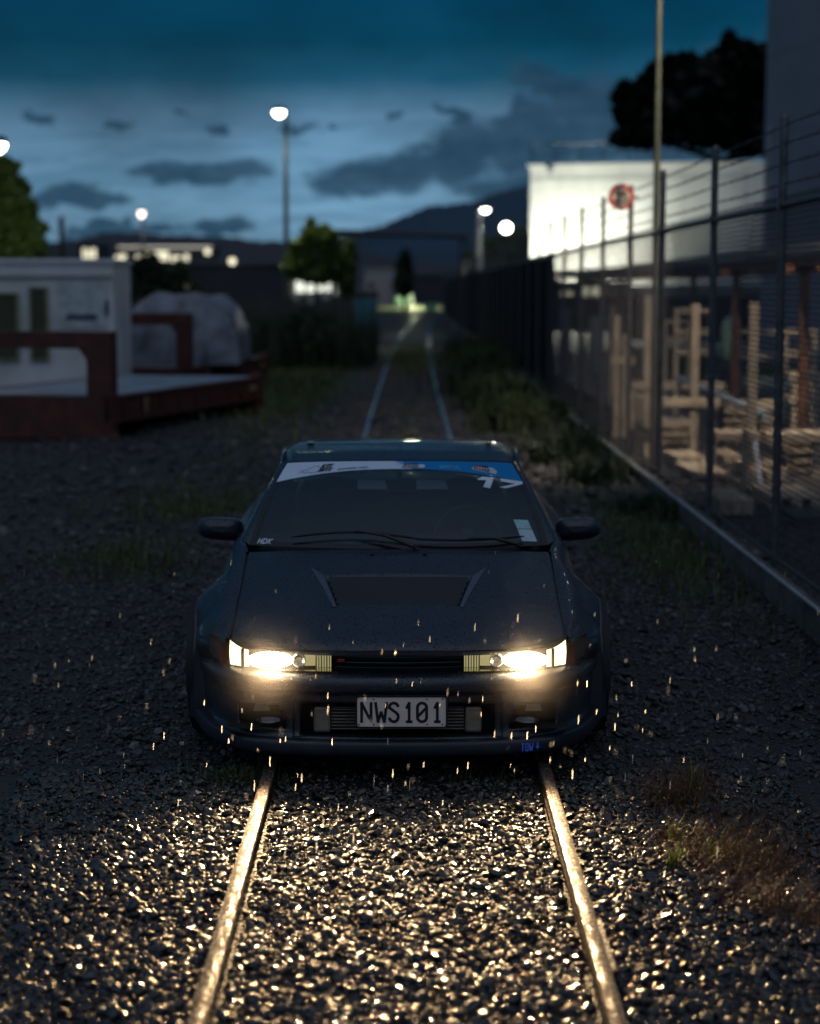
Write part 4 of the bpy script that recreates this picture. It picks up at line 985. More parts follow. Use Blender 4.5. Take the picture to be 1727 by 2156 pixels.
# foreground weeds, right
def weed(cx, cy, r, h, n, label, m=L_brown, leafy=0):
    n = int(n * .6); h *= 1.1
    root = empty('weed', (cx, cy, float(gz(cx, cy))), 0, label, 'weed', 'weeds in the lit gravel')
    x = RNG.normal(0, r, n); y = RNG.normal(0, r, n); o = blades('foliage', np.stack([x, y, x * 0 - .01], 1), h, 1.1, .0026, m, parent=root, n_seg=4)
    k = n * 2; d = RNG.normal(size=(k, 3)) * np.array([r * 1.5, r * 1.5, h * .28]) + np.array([0, 0, h * .45]); d[:, 2] = np.abs(d[:, 2])
    blades('foliage', d, .035, 1.4, .0022, m, parent=root)
    if leafy:
        x = RNG.normal(0, r * .5, leafy); y = RNG.normal(0, r * .5, leafy); blades('leaves', np.stack([x, y, x * 0], 1), h * .8, .7, .009, L_bright, parent=root)
    return root
for (dx, dy, Y, r, h, n, lab, lf) in [(1418, 1745, 7.45, .07, .14, 420, 'rust brown feathery weed in the gravel, upper one right of the right rail', 0),
        (1465, 1700, 7.6, .035, .14, 120, 'upright green weed behind the rust brown feathery one', 30),
        (1425, 1800, 6.95, .03, .10, 40, 'small bright green leafy weed near the right rail', 22), (1500, 1850, 6.75, .10, .12, 420, 'low green and brown weed mat right of the right rail', 20),
        (1418, 1860, 6.62, .02, .09, 30, 'bright pointed green weed at the left end of the weed mat', 20), (1590, 1850, 6.7, .10, .14, 380, 'reddish brown weed at the dark right side', 0),
        (1610, 1950, 6.2, .08, .13, 300, 'reddish weed lower right on the dark gravel', 0), (1560, 1760, 7.2, .12, .10, 300, 'sparse reddish weed behind the low weed mat', 0), (1700, 1990, 6.0, .06, .12, 160, 'reddish weed at the right frame edge', 0)]:
    x = (dx - 858) / (FPX / (Y * .993 + .23)); weed(x, Y, r, h, n, lab, leafy=lf)

# ================================================================== FENCE AND KERB ON THE RIGHT
FX = 2.47
M_galv = mat('dark_galvanised_steel', (.13, .125, .13), .5, metal=.7, var=.35, vscale=12)
M_wire = mat('fence_wire', (.05, .05, .06), .5, metal=.5, var=.2)
M_conc = mat('weathered_concrete', (.10, .10, .095), .8, var=.45, vscale=3, bump=.4, bscale=25)
fence = empty('chain_link_fence', (FX, 12.8, 0), 0, 'tall chain link fence topped with barbed wire along the right side of the track', 'fence')
FEND = 135.
npost = 0
yposts = [9.75, 12.8, 15.65, 18.8, 21.5, 24.5, 27.5] + [30.5 + 3 * k for k in range(35)]
yl = lambda y: y - 12.8
for y in yposts:
    b = MB(); b.tube([(0, yl(y), -.1), (0, yl(y), 3.06)], .029, 10); b.tube([(0, yl(y), 3.06), (0, yl(y), 3.09)], [.033, .02], 10)
    b.box((-.001, yl(y), 2.50), (.07, .07, .06)); b.build('post', M_galv, fence, smooth=40)
b = MB(); b.tube([(0, yl(5.), 2.50), (0, yl(FEND), 2.50)], .024, 8); b.build('top_rail', M_galv, fence, smooth=60)
b = MB(); b.tube([(0, yl(5.), .16), (0, yl(FEND), .16)], .012, 6); b.build('bottom_rail', M_galv, fence, smooth=60)
def wires(y0, y1, step, r, name):
    y = np.arange(y0, y1, step); H0, H1 = .14, 2.56; h = H1 - H0; V = []; F = []; k = 0
    for sg in (-1, 1):
        a = np.stack([np.full_like(y, .003 * sg), y, np.full_like(y, H0)], 1); b_ = a + np.array([0, sg * h * .92, h])
        o3 = [np.array([r, 0, 0]), np.array([-r * .5, r * .86, 0]), np.array([-r * .5, -r * .86, 0])]
        V.append(np.stack([a + o for o in o3] + [b_ + o for o in o3], 1).reshape(-1, 3))
    V = np.concatenate(V); n = len(V) // 6; base_ = (np.arange(n) * 6)[:, None]
    F = np.concatenate([base_ + np.array([0, 1, 4, 3]), base_ + np.array([1, 2, 5, 4]), base_ + np.array([2, 0, 3, 5])]); V[:, 1] -= 12.8
    o = np_mesh(name, V, F, M_wire, False); o.parent = fence; return o
wires(4.0, 16, .068, .0030, 'wire_mesh'); wires(16, 34, .068, .0021, 'wire_mesh'); wires(34, FEND, .13, .004, 'wire_mesh')
b = MB(); b.grid(lambda a, c: (.03 + .012 * math.sin(a * 300), yl(33 + (FEND - 33) * a), .12 + 2.36 * c), 300, 4); b.build('shade_cloth', mat('black_shade_cloth', (.045, .043, .048), .9, var=.5, vscale=1.5), fence, smooth=180)
for z in (2.64, 2.77, 2.90, 3.02):
    b = MB(); pts = []
    for i, y in enumerate([6.75] + yposts[:22]):
        if i:
            yp = ([6.75] + yposts)[i - 1]
            for q in range(1, 6): pts.append((0, yl(yp + (y - yp) * q / 6), z - .022 * math.sin(math.pi * q / 6)))
        pts.append((0, yl(y), z))
    b.tube(pts, .0032, 4)
    for k in range(170):
        y = 8 + k * .115; yq = y
        b.box((0, yl(y), z - .008), (.03, .004, .004), rz=k); b.box((0, yl(y + .006), z - .008), (.004, .004, .03), rx=k * .7)
    b.build('barbed_wire', M_wire, fence)
# kerb
kb = MB()
for k in range(32):
    y0 = 5.2 + k * 3.0
    kb.box((FX - .10, y0 + 1.49, .035), (.09, 2.97, .19), ry=random.uniform(-.02, .02), rz=random.uniform(-.004, .004))
kbo = kb.build('concrete_kerb', M_conc, None, bevel=.012); tag(kbo, 'low concrete kerb running under the chain link fence', 'kerb')
b = MB(); b.tube([(FX - .155, 5.2, .158), (FX - .158, 30, .158)], .011, 6); b.build('kerb_edge_strip', M_chrome if False else mat('pale_edge', (.42, .44, .46), .5, metal=.3), kbo)
# speed sign hung on a fence post
M_signw = mat('sign_white', (.55, .46, .38), .5); M_signr = mat('sign_red', (.30, .025, .02), .4)
sx, sz = at(1307, 415, 21.5)
sign = empty('speed_sign', (sx, 21.44, sz), 0, 'small round red-ringed 25 sign bracketed to a fence post', 'sign')
b = MB(); b.lathe([(0, 0), (.105, 0)], (0, 0, 0), 'Y', 32); b.build('sign_face', M_signw, sign)
b = MB(); b.lathe([(.100, -.004), (.142, -.004), (.142, .012), (0, .012)], (0, 0, 0), 'Y', 40); b.build('red_ring', M_signr, sign, smooth=40)
b = MB(); lettering(b, '25', lambda x, y, off: (x, -off - .002, y), -.075, -.055, .11, 1.0, .022); b.build('sign_digits', M_ink, sign)
b = MB(); b.box((.09, .03, 0), (.22, .01, .03)); b.build('bracket', M_galv, sign)

# ================================================================== BEHIND THE FENCE
M_tank = mat('white_tank_paint', (.60, .62, .60), .55, var=.12, vscale=.5, bump=.05, bscale=3)
M_tankg = mat('grey_tank_paint', (.20, .21, .25), .6, var=.15, vscale=.4)
M_rust = mat('rusty_steel', (.16, .07, .04), .75, var=.5, vscale=5, bump=.3)
M_pipe = mat('grey_pipe_paint', (.03, .028, .032), .5, var=.3)
M_wood = mat('pale_sawn_timber', (.52, .42, .31), .7, var=.3, vscale=6, bump=.2)
def tank(name, cx_, cy_, r, h, m, label, rail=True):
    t = empty(name, (cx_, cy_, 0), 0, label, 'storage tank')
    b = MB(); b.lathe([(r + .15, 0), (r + .15, .25), (r, .25), (r, h)], (0, 0, 0), 'Z', 96); b.build('shell', m, t, smooth=40)
    b = MB(); nseg = int(h / 1.9)
    for k in range(1, nseg): b.lathe([(r + .002, k * 1.9 - .01), (r + .012, k * 1.9), (r + .002, k * 1.9 + .01)], (0, 0, 0), 'Z', 96)
    b.build('weld_seam', m, t)
    b = MB(); b.lathe([(r + .08, h - .05), (r + .08, h + .06), (r, h + .06), (0, h + r * .07)], (0, 0, 0), 'Z', 72); b.build('roof', m, t, smooth=40)
    if rail:
        b = MB()
        for z in (.5, 1.0): b.lathe([(r - .05, h + z), (r - .02, h + z + .04), (r - .08, h + z + .04), (r - .05, h + z)], (0, 0, 0), 'Z', 72)
        for k in range(40): a = 2 * math.pi * k / 40; b.tube([((r - .05) * math.cos(a), (r - .05) * math.sin(a), h), ((r - .05) * math.cos(a), (r - .05) * math.sin(a), h + 1.04)], .03, 5)
        b.build('roof_railing', M_galv, t)
    return t
hall = empty('white_hall', (at(1115, 600, 80)[0], 80, 0), math.atan2(-3.2, 12), 'white flat-walled hall washed by a flood light at its left end, railing along its roof', 'building')
hh_ = at(1115, 352, 80)[1]
b = MB(); b.box((8, 5, hh_ / 2), (16, 10, hh_)); b.build('wall', M_tank, hall)
b = MB()
for k in range(1, 13): b.box((k * 1.25, -.004, hh_ / 2), (.03, .02, hh_ - .1))
b.box((8, -.006, hh_ - .5), (16, .03, .05)); b.build('panel_joint', mat('joint_grey', (.45, .46, .44), .6), hall)
b = MB(); b.box((8, 5, hh_ + .05), (16.2, 10.2, .12)); b.build('roof', M_tank, hall)
b = MB()
for k in range(17): b.tube([(k, .2, hh_ + .1), (k, .2, hh_ + .95)], .03, 5)
for z in (.5, .93): b.tube([(0, .2, hh_ + z), (16, .2, hh_ + z)], .025, 5)
b.build('roof_railing', M_galv, hall)
b = MB(); b.lathe([(0, .0), (.10, .0), (.16, -.12), (0, -.14)], (.9, -.25, hh_ - .35), 'Z', 12); b.build('wall_lamp', M_tank, hall, smooth=50)
t2 = tank('storage_tank', .183 * 48 + 7.117, 48, 7, 13.2, M_tankg, 'tall grey storage tank filling the right edge, unlit', rail=False)
b = MB()
for k in range(150): a = R(150 + k); b.box((7.02 * math.cos(a), 7.02 * math.sin(a), 1.2), (.03, .05, 2.2), rz=a)
b.build('ribbed_skirt', mat('lit_tank_foot', (.36, .42, .52), .5, var=.1), t2)  # light on the tank's foot put into the paler colour of the ribs
b = MB()
for k in range(9): b.box((8.6 + k * .0 + .0, 40.0, 0), (.01, .01, .01))
# pipe on rusty columns
pipe = empty('pipe_rack', (5.0, 24, 0), 0, 'thick dark overhead pipe carried on rusty columns behind the fence', 'pipe rack')
b = MB(); b.tube([(-.9 + .0, -12, 2.34), (-.25, 0, 2.34), (.4, 26, 2.36), (-.4, 60, 2.4), (-.8, 100, 2.45)], .14, 14); b.tube([(.2, -12, 2.2), (.6, 40, 2.2)], .06, 8); b.build('pipe', M_pipe, pipe, smooth=50)
for k, (xx, yv) in enumerate(((-.28, -1.), (-.12, 4.7), (.1, 10.5), (.25, 17), (.4, 25), (.3, 34), (.1, 44))):
    b = MB(); b.box((xx, yv, 1.1), (.10, .10, 2.2)); b.box((xx, yv, 2.18), (.5, .10, .10)); b.build('column', M_rust, pipe)
# timber stands: (Dx of posts, top y, base y, distance, rails)
def stand(Y, posts, rails, label, thick=.09):
    x0 = at(posts[0][0], 800, Y)[0]
    t = empty('timber_stand', (x0, Y, 0), 0, label, 'timber stand', 'timber stands in the yard')
    for dx, yt in posts:
        x, z = at(dx, yt, Y); b = MB(); b.box((x - x0, 0, z / 2 - .02), (thick, thick, z)); b.build('post', M_wood, t, bevel=.004)
    for d0, d1, yy_ in rails:
        xa, z = at(d0, yy_, Y); xb, _ = at(d1, yy_, Y); b = MB(); b.box(((xa + xb) / 2 - x0, -thick * .75, z), (xb - xa, thick * .45, .08)); b.box(((xa + xb) / 2 - x0, .12, z + .03), (xb - xa, .35, .035)); b.build('rail', M_wood, t, bevel=.004)
stand(19.5, [(1588, 634), (1500, 930), (1722, 905)], [(1505, 1600, 918), (1612, 1760, 920)], 'nearest timber stand with one tall post and a bench-like plank')
stand(22.5, [(1465, 637), (1365, 930), (1632, 860)], [(1395, 1520, 848), (1528, 1640, 853)], 'timber stand with a tall middle post and a plank at knee height')
stand(26.5, [(1365, 620), (1330, 820), (1525, 820)], [(1330, 1420, 812), (1430, 1527, 813)], 'timber stand behind, its single tall post furthest left of the three tall ones')
stand(33., [(1400, 677), (1452, 677), (1290, 640)], [(1400, 1452, 678), (1400, 1452, 715)], 'small distant timber stand with a high cross rail')
def pallet(dx, dy, Y, wd, label, dep=1.0):
    x = at(dx, dy, Y)[0]; t = empty('pallet', (x, Y, -.03), random.uniform(-.08, .08), label, 'pallet', 'pallets on the yard floor')
    b = MB()
    for k in range(7): b.box((0, -dep / 2 + dep * (k + .5) / 7, .155), (wd, dep / 7 - .025, .022))
    b.build('deck_boards', M_wood, t)
    for xx in (-wd / 2 + .05, 0, wd / 2 - .05): b = MB(); b.box((xx, 0, .09), (.09, dep, .10)); b.build('bearer', M_wood, t)
    return t
pallet(1530, 1066, 17.0, .30 * 1.0, 'narrow timber pallet right behind the fence, left one of the near pair'); pallet(1655, 1056, 17.3, .46, 'wider timber pallet right behind the fence, right one of the near pair')
pallet(1440, 978, 21.2, .34, 'timber pallet left of the tall post'); pallet(1530, 978, 21.4, .30, 'timber pallet between the two tall posts'); pallet(1715, 972, 21.6, .55, 'timber pallet at the right frame edge'); pallet(1600, 1000, 19.8, .35, 'dim timber pallet under the nearest stand')
for (Y, posts, rails, lab) in ((25.5, [(1300, 660), (1318, 700)], [(1285, 1335, 760)], 'slender pair of timber posts left of the tall ones'),
        (29., [(1425, 650), (1498, 650)], [(1422, 1500, 655), (1422, 1500, 700), (1422, 1500, 742)], 'three-rail timber frame between the tall posts'), (31., [(1545, 640), (1640, 640)], [(1543, 1642, 700), (1543, 1642, 752)], 'two-rail timber frame behind the nearest tall post'),
        (27.5, [(1655, 690), (1715, 690)], [(1650, 1720, 700), (1650, 1720, 745), (1650, 1720, 790)], 'three-rail timber frame at the right frame edge'), (23.5, [(1675, 780), (1720, 780)], [(1660, 1727, 792), (1660, 1727, 842)], 'low timber frame at the right frame edge')):
    stand(Y, posts, rails, lab, .07)
for k, (dx, Y, wd, n_) in enumerate(((1415, 24.5, .5, 3), (1560, 25.5, .7, 4), (1690, 20.8, .5, 4), (1345, 28.5, .5, 4), (1480, 19.2, .35, 2))):
    x = at(dx, 800, Y)[0]; t = empty('plank_stack', (x, Y, -.03), random.uniform(-.1, .1), 'pale plank stack ' + ('left of the tall middle post', 'behind the nearest tall post', 'at the right frame edge', 'below the furthest tall post', 'close behind the fence between the near posts')[k], 'plank stack', 'plank stacks in the yard')
    for q in range(n_):
        b = MB()
        for w2 in range(3): b.box(((w2 - 1) * wd / 3 + random.uniform(-.01, .01), 0, .07 + q * .105), (wd / 3 - .015, 1.2, .05))
        b.build('plank_layer', M_wood, t)
        b = MB(); b.box((0, -.4, .02 + q * .105), (wd, .06, .045)); b.build('spacer', M_wood, t)
# leaning plastic pipe and post
b = MB(); xa, za = at(1590, 930, 18.6); xb, zb2 = at(1603, 1030, 18.2); b.tube([(xa, 18.6, za), (xb, 18.2, max(zb2, -.02))], .022, 8); tag(b.build('plastic_pipe', mat('pale_plastic', (.45, .50, .62), .4), None, smooth=50), 'pale plastic pipe leaning on the nearest timber stand', 'pipe')
x, z = at(1567, 1000, 18.4); b = MB(); b.box((x, 18.4, .28), (.06, .06, .62)); tag(b.build('timber_stake', M_wood, None, bevel=.004), 'short timber stake beside the leaning plastic pipe', 'stake')
# white domed bollard, the greenish light on it put into its colour
x, z = at(1540, 660, 34); bl = empty('bollard', (x, 34, 0), 0, 'pale dome-topped bollard between timber posts, greenish light painted into its colour', 'bollard')
b = MB(); b.lathe([(0, 1.46), (.10, 1.42), (.16, 1.32), (.17, 1.2), (.17, .75), (.15, .7), (.15, 0)], (0, 0, 0), 'Z', 20); b.build('body', mat('green_lit_fibreglass', (.42, .62, .45), .5), bl, smooth=60)
b = MB(); b.lathe([(.16, .72), (.22, .5), (.26, .0)], (0, 0, 0), 'Z', 16); b.build('base', M_conc, bl, smooth=60)
# blue-white pipe lying in the yard, yard slab and lit grass strip
b = MB(); pa = at(1500, 770, 24.); b.tube([(at(1440, 745, 26)[0], 26.5, .72), (at(1500, 770, 23.5)[0], 24, .70), (at(1640, 812, 19)[0], 19.6, .66)], .04, 8); p_ = b.build('water_pipe', mat('blue_white_pipe', (.30, .38, .48), .35), None, smooth=50); tag(p_, 'long blue-white pipe running slantwise across the yard', 'pipe')
for k, (yv) in enumerate((20.2, 22.6, 25.4)):
    b = MB(); xx = at(1640, 812, 19)[0] + (at(1440, 745, 26)[0] - at(1640, 812, 19)[0]) * (yv - 19.6) / 6.9; b.box((xx, yv, .3), (.06, .06, .66)); b.build('trestle', M_galv, p_)
b = MB(); b.box((9.5, 60, .0), (12.5, 88, .10)); o = b.build('yard_slab', mat('wet_concrete_yard', (.05, .05, .052), .35, var=.4, vscale=2, bump=.3), None); tag(o, 'wet concrete yard behind the fence', kind='structure')
for (dx0, dx1, dy, Y, hgt) in ((1420, 1760, 728, 40, .12), (1330, 1480, 705, 46, .3)):
    xa = at(dx0, dy, Y)[0]; xb = at(dx1, dy, Y)[0]; n = 5000; x = RNG.uniform(xa, xb, n); y = RNG.uniform(Y - 2, Y + 2, n)
    tag(blades('yard_grass', np.stack([x, y, x * 0 + .04], 1), hgt * 1.6, .6, .03, L_green), 'lit grass strip beyond the timber stands', kind='stuff')
b = MB(); xa = at(1480, 735, 38)[0]; b.box((xa + 2.3, 37.6, .13), (4.6, .25, .18)); tag(b.build('low_wall', mat('pale_wall', (.40, .44, .36), .6, var=.5, vscale=2), None, bevel=.01), 'pale low wall at the edge of the lit grass strip', 'wall')
# dark shed and stacked crates behind, seen through the mesh
def shed(name, dx0, dx1, ytop, ybot, Y, dep, m, label, cat, roofm=None, wins=(), winm=None, over=.12):
    xa, zt_ = at(dx0, ytop, Y); xb, _ = at(dx1, ytop, Y); z0 = max(-.05, at(dx0, ybot, Y)[1]); t = empty(name, ((xa + xb) / 2, Y, z0), 0, label, cat)
    wd = xb - xa; h = zt_ - z0; b = MB(); b.box((0, dep / 2, h / 2), (wd, dep, h)); b.build('wall', m, t)
    if roofm: b = MB(); b.box((0, dep / 2, h + over * .4), (wd + over * 2, dep + over * 2, over)); b.build('roof', roofm, t)
    for (a0, a1, y0_, y1_) in wins:
        wa, wz1 = at(a0, y0_, Y - .03); wb, wz0 = at(a1, y1_, Y - .03); cxm = (wa + wb) / 2 - (xa + xb) / 2; cz = (wz0 + wz1) / 2 - z0
        b = MB(); b.box((cxm, -.02, cz), (wb - wa, .05, wz1 - wz0)); f = b.build('window', M_galv if winm is None else M_black, t)
        b = MB(); b.box((cxm, -.05, cz), ((wb - wa) * .94, .02, (wz1 - wz0) * .92)); b.build('lit_pane', winm or M_black, f)
    return t
M_dkwall = mat('dark_cladding', (.03, .03, .035), .7, var=.3, vscale=1); M_roofd = mat('dark_roof', (.05, .05, .06), .5, var=.3)
M_win = emis('lit_window', (1.0, .93, .68), 1.15); M_wallg = emis('wall_glow_green', (.80, .95, .55), .85); M_wallw = emis('wall_glow_white', (.95, 1.0, .85), 1.25)  # green and white ones: added glowing panes standing in for lamplit walls
shed('dark_shed', 1330, 1600, 622, 718, 52, 5, M_dkwall, 'long dark shed in front of the white hall', 'shed', mat('shed_roof_grey', (.22, .23, .24), .5), over=.3)
shed('pump_house', 1160, 1320, 600, 700, 58, 4, M_dkwall, 'low pump house with small lit openings beside the fence', 'pump house', M_roofd, [(1180, 1206, 612, 624), (1220, 1240, 603, 624), (1246, 1262, 603, 624), (1270, 1286, 603, 624)], M_win)
for i, (dx, dy, Y, s_, lab) in enumerate([(1190, 652, 50, .5, 'white parked cart near the pump house'), (1255, 668, 44, .55, 'white drum by the fence'), (1290, 665, 44, .4, 'pale drum right of the white drum')]):
    x, z = at(dx, dy, Y); t = empty('drum', (x, Y, 0), 0, lab, 'drum'); b = MB(); r_ = .14 * s_ / .5
    b.lathe([(0, 0), (r_, 0), (r_, z * .5), (r_ * 1.05, z * .52), (r_, z * .54), (r_, z), (0, z + .03)], (0, 0, 0), 'Z', 18); b.build('body', mat('drum_pale_%d' % i, (.5, .48, .5), .4), t, smooth=40)
    b = MB(); b.lathe([(0, z + .05), (.04, z + .05), (.04, z + .02)], (0, 0, 0), 'Z', 10); b.build('cap', M_galv, t)

# ------------------------------------------------------------------ lamps
M_steel = mat('lamp_post_steel', (.06, .07, .07), .45, metal=.4, var=.15)
M_steelb = mat('pale_lamp_post', (.45, .46, .44), .5)
M_lampw = emis('lit_lamp_white', (1.0, .98, .86), 14); M_lampc = emis('lit_lamp_pinkish', (1.0, .80, .68), 4.5)
def street_lamp(dx, dy, Y, pole_dx, label, energy, em, head=(.28, .17), r=.07, color=(1, .95, .8), base=0., glow=.18, arm=True, pm=None, aim2=(.8, -3.)):
    x, z = at(dx, dy, Y); px_ = at(pole_dx, dy, Y)[0]
    t = empty('street_lamp', (px_, Y, base), 0, label, 'street lamp')
    b = MB(); b.tube([(0, 0, 0), (0, 0, 1.2), (0, 0, z - .05 - base)], [r * 1.5, r * 1.2, r * .8], 12)
    b.build('pole', pm or M_steel, t, smooth=50)
    if arm: b = MB(); b.tube([(0, 0, z - base - .1), ((x - px_) * .3, 0, z - base + .12), (x - px_, 0, z - base + .12)], [r * .7, r * .6, r * .5], 8); b.build('arm', M_steel, t, smooth=50)
    b = MB(); b.lathe([(0, .16), (head[0] * .5, .14), (head[0] * .62, .04), (head[0] * .6, .0)], (x - px_, 0, z - base), 'Z', 20); b.build('lamp_head', M_steel, t, smooth=50)
    b = MB(); b.lathe([(0, -head[1]), (head[0] * .32, -head[1] * .8), (head[0] * .55, -head[1] * .2), (head[0] * .5, .02), (0, .03)], (x - px_, 0, z - base), 'Z', 20); b.build('lit_bowl', em, t, smooth=60)
    if energy: lamp('SPOT', 'street_lamp_light', (x - px_, -.45, z - base - head[1] - .1), energy * 2.6, color, glow, t, aim=(x - px_ + aim2[0], aim2[1], 0), spot=112 if aim2[1] < 0 else 150, blend=1.)
    return t
street_lamp(588, 234, 66, 601, 'tall street lamp left of the track, standing clear against the sky', 480, M_lampw, head=(.38, .22), r=.085)
street_lamp(298, 445, 150, 300, 'distant slim lamp left, above the lit gallery', 300, M_lampc, head=(.5, .55), r=.10, color=(1, .8, .65))
street_lamp(1022, 440, 86, 1009, 'hook-topped lamp with a brightly lit post right of the track', 90, M_lampw, head=(.36, .16), r=.13, pm=M_steelb)
street_lamp(-6, 302, 38.5, -40, 'street lamp cut off by the left frame edge', 110, M_lampw, head=(.34, .2), r=.07, aim2=(.4, 4.5))
# bulkhead flood on a pole
x, z = at(1066, 480, 92); t = empty('flood_light', (x, 92, 0), 0, 'bright round flood light on a post left of the white hall', 'flood light')
b = MB(); b.tube([(0, 0, 0), (0, 0, z)], .06, 8); b.build('pole', M_steel, t, smooth=50)
b = MB(); b.lathe([(.0, .12), (.28, .1), (.30, -.02)], (0, 0, z), 'Y', 20); b.build('housing', M_black, t, smooth=50)
b = MB(); b.lathe([(0, -.05), (.17, -.04), (.22, 0)], (0, 0, z), 'Y', 20); b.build('lit_lens', emis('lit_flood', (1, .97, .85), 30), t, smooth=60)
lamp('SPOT', 'flood_beam', (0, -.2, z), 500, (1, .95, .8), .25, t, aim=(-1, -20, 0), spot=150, blend=.9)
# wall washer for the tank
for (lx, ly, e, lab, ax, az_) in ((6.3, 77.2, 6500, 'low flood light washing the left end of the white hall', 6.7, 3.2), ):
    t = empty('flood_light', (lx, ly, 0), 0, lab, 'flood light'); b = MB(); b.tube([(0, 0, 0), (0, 0, .8)], .05, 8); b.build('pole', M_steel, t)
    b = MB(); b.box((0, -.05, .95), (.5, .2, .35)); b.build('housing', M_black, t, bevel=.02); b = MB(); b.box((0, .06, .95), (.44, .02, .3)); b.build('lit_lens', M_lampw, t)
    lamp('SPOT', 'flood_beam', (0, .12, .95), e, (1, .98, .80), .2, t, aim=(ax - lx + 0, 79.6 - ly, az_), spot=150, blend=.9)
# tall yard pole
x = at(1383, 400, 20.6)[0]
t = empty('light_pole', (x, 20.6, 0), 0, 'very tall light pole rising out of the top of the picture behind the fence', 'light pole')
b = MB(); b.tube([(0, 0, 0), (0, 0, 3), (0, 0, 6.9)], [.042, .034, .026], 12); b.build('pole', mat('pole_olive_steel', (.05, .055, .04), .5, metal=.3), t, smooth=50)
b = MB(); b.tube([(0, 0, 6.9), (.2, -.6, 7.05), (.7, -2.0, 7.1)], .022, 8); b.build('arm', M_steel, t, smooth=50)
b = MB(); b.box((.8, -2.2, 7.1), (.3, .5, .1), rz=-.35); b.build('lamp_head', M_steel, t, bevel=.03); b = MB(); b.box((.8, -2.2, 7.045), (.22, .4, .01), rz=-.35); b.build('lit_panel', M_lampw, t)
lamp('SPOT', 'yard_light', (.8, -2.2, 7.0), 2900, (1.0, .84, .64), .12, t, aim=(2.6, 2.5, 0), spot=95, blend=.8)
lamp('POINT', 'pole_glow', (.25, -.5, 6.6), 2, (.9, 1.0, .6), .08, t)

# ================================================================== LEFT: CABIN, FLAT RACKS
M_cab = mat('cabin_paint_offwhite', (.74, .74, .74), .55, vscale=1.1, col2=(.50, .48, .46))
M_red = mat('oxide_red_steel', (.075, .019, .012), .6, var=.45, vscale=4, bump=.2)
M_sheet = mat('wet_steel_deck', (.30, .34, .38), .35, metal=.2, var=.4, vscale=2)
cx0 = at(238, 600, 31.8)[0]
cab = empty('portable_cabin', (cx0 - 3, 31.8, 0), 0, 'off-white portable cabin at the left with door and dark panels', 'cabin')
H_ = 2.36
b = MB(); b.box((0, 1.0, .04 + (H_ - .04) / 2), (6.0, 2.0, H_ - .04)); b.build('wall', M_cab, cab)
b = MB(); b.box((0, 1.0, H_ + .03), (6.1, 2.1, .07)); b.build('roof', M_cab, cab, bevel=.01)
b = MB()
for k in range(60): b.box((-2.95 + k * .05, -.012, .9), (.022, .02, 1.5))
b.build('corrugation', M_cab, cab)
M_olive = mat('dark_olive_panel', (.05, .052, .025), .6)
def panel(d0, d1, y0_, y1_, m, name, d=.03, frame=None):
    xa, z1 = at(d0, y0_, 31.8); xb, z0 = at(d1, y1_, 31.8); b = MB(); b.box(((xa + xb) / 2 - (cx0 - 3), -d / 2 - .002, (z0 + z1) / 2), (xb - xa, d, z1 - z0)); o = b.build(name, m, cab)
    if frame:
        b = MB(); w_ = .035
        for (bx_, bz, sx_, sz_) in (((xa + xb) / 2, z1, xb - xa + w_, w_), ((xa + xb) / 2, z0, xb - xa + w_, w_), (xa, (z0 + z1) / 2, w_, z1 - z0 - w_), (xb, (z0 + z1) / 2, w_, z1 - z0 - w_)): b.box((bx_ - (cx0 - 3), -.035, bz), (sx_, .06, sz_))
        b.build('frame', frame, o)
    return o
M_frm = mat('weathered_yellow_frame', (.24, .22, .12), .6)
panel(64, 102, 606, 757, M_olive, 'door', frame=M_frm); panel(-50, 40, 618, 757, M_olive, 'window', frame=M_frm)
panel(122, 226, 590, 690, mat('cabin_sign_grey', (.46, .50, .50), .5), 'notice_board', .02); panel(140, 205, 662, 673, mat('navy_stripe', (.03, .045, .10), .5), 'name_plate', .035); panel(222, 229, 632, 662, M_black, 'latch', .05); panel(-50, 236, 580, 584, mat('cabin_trim_shadow', (.25, .22, .20), .6), 'trim', .05)
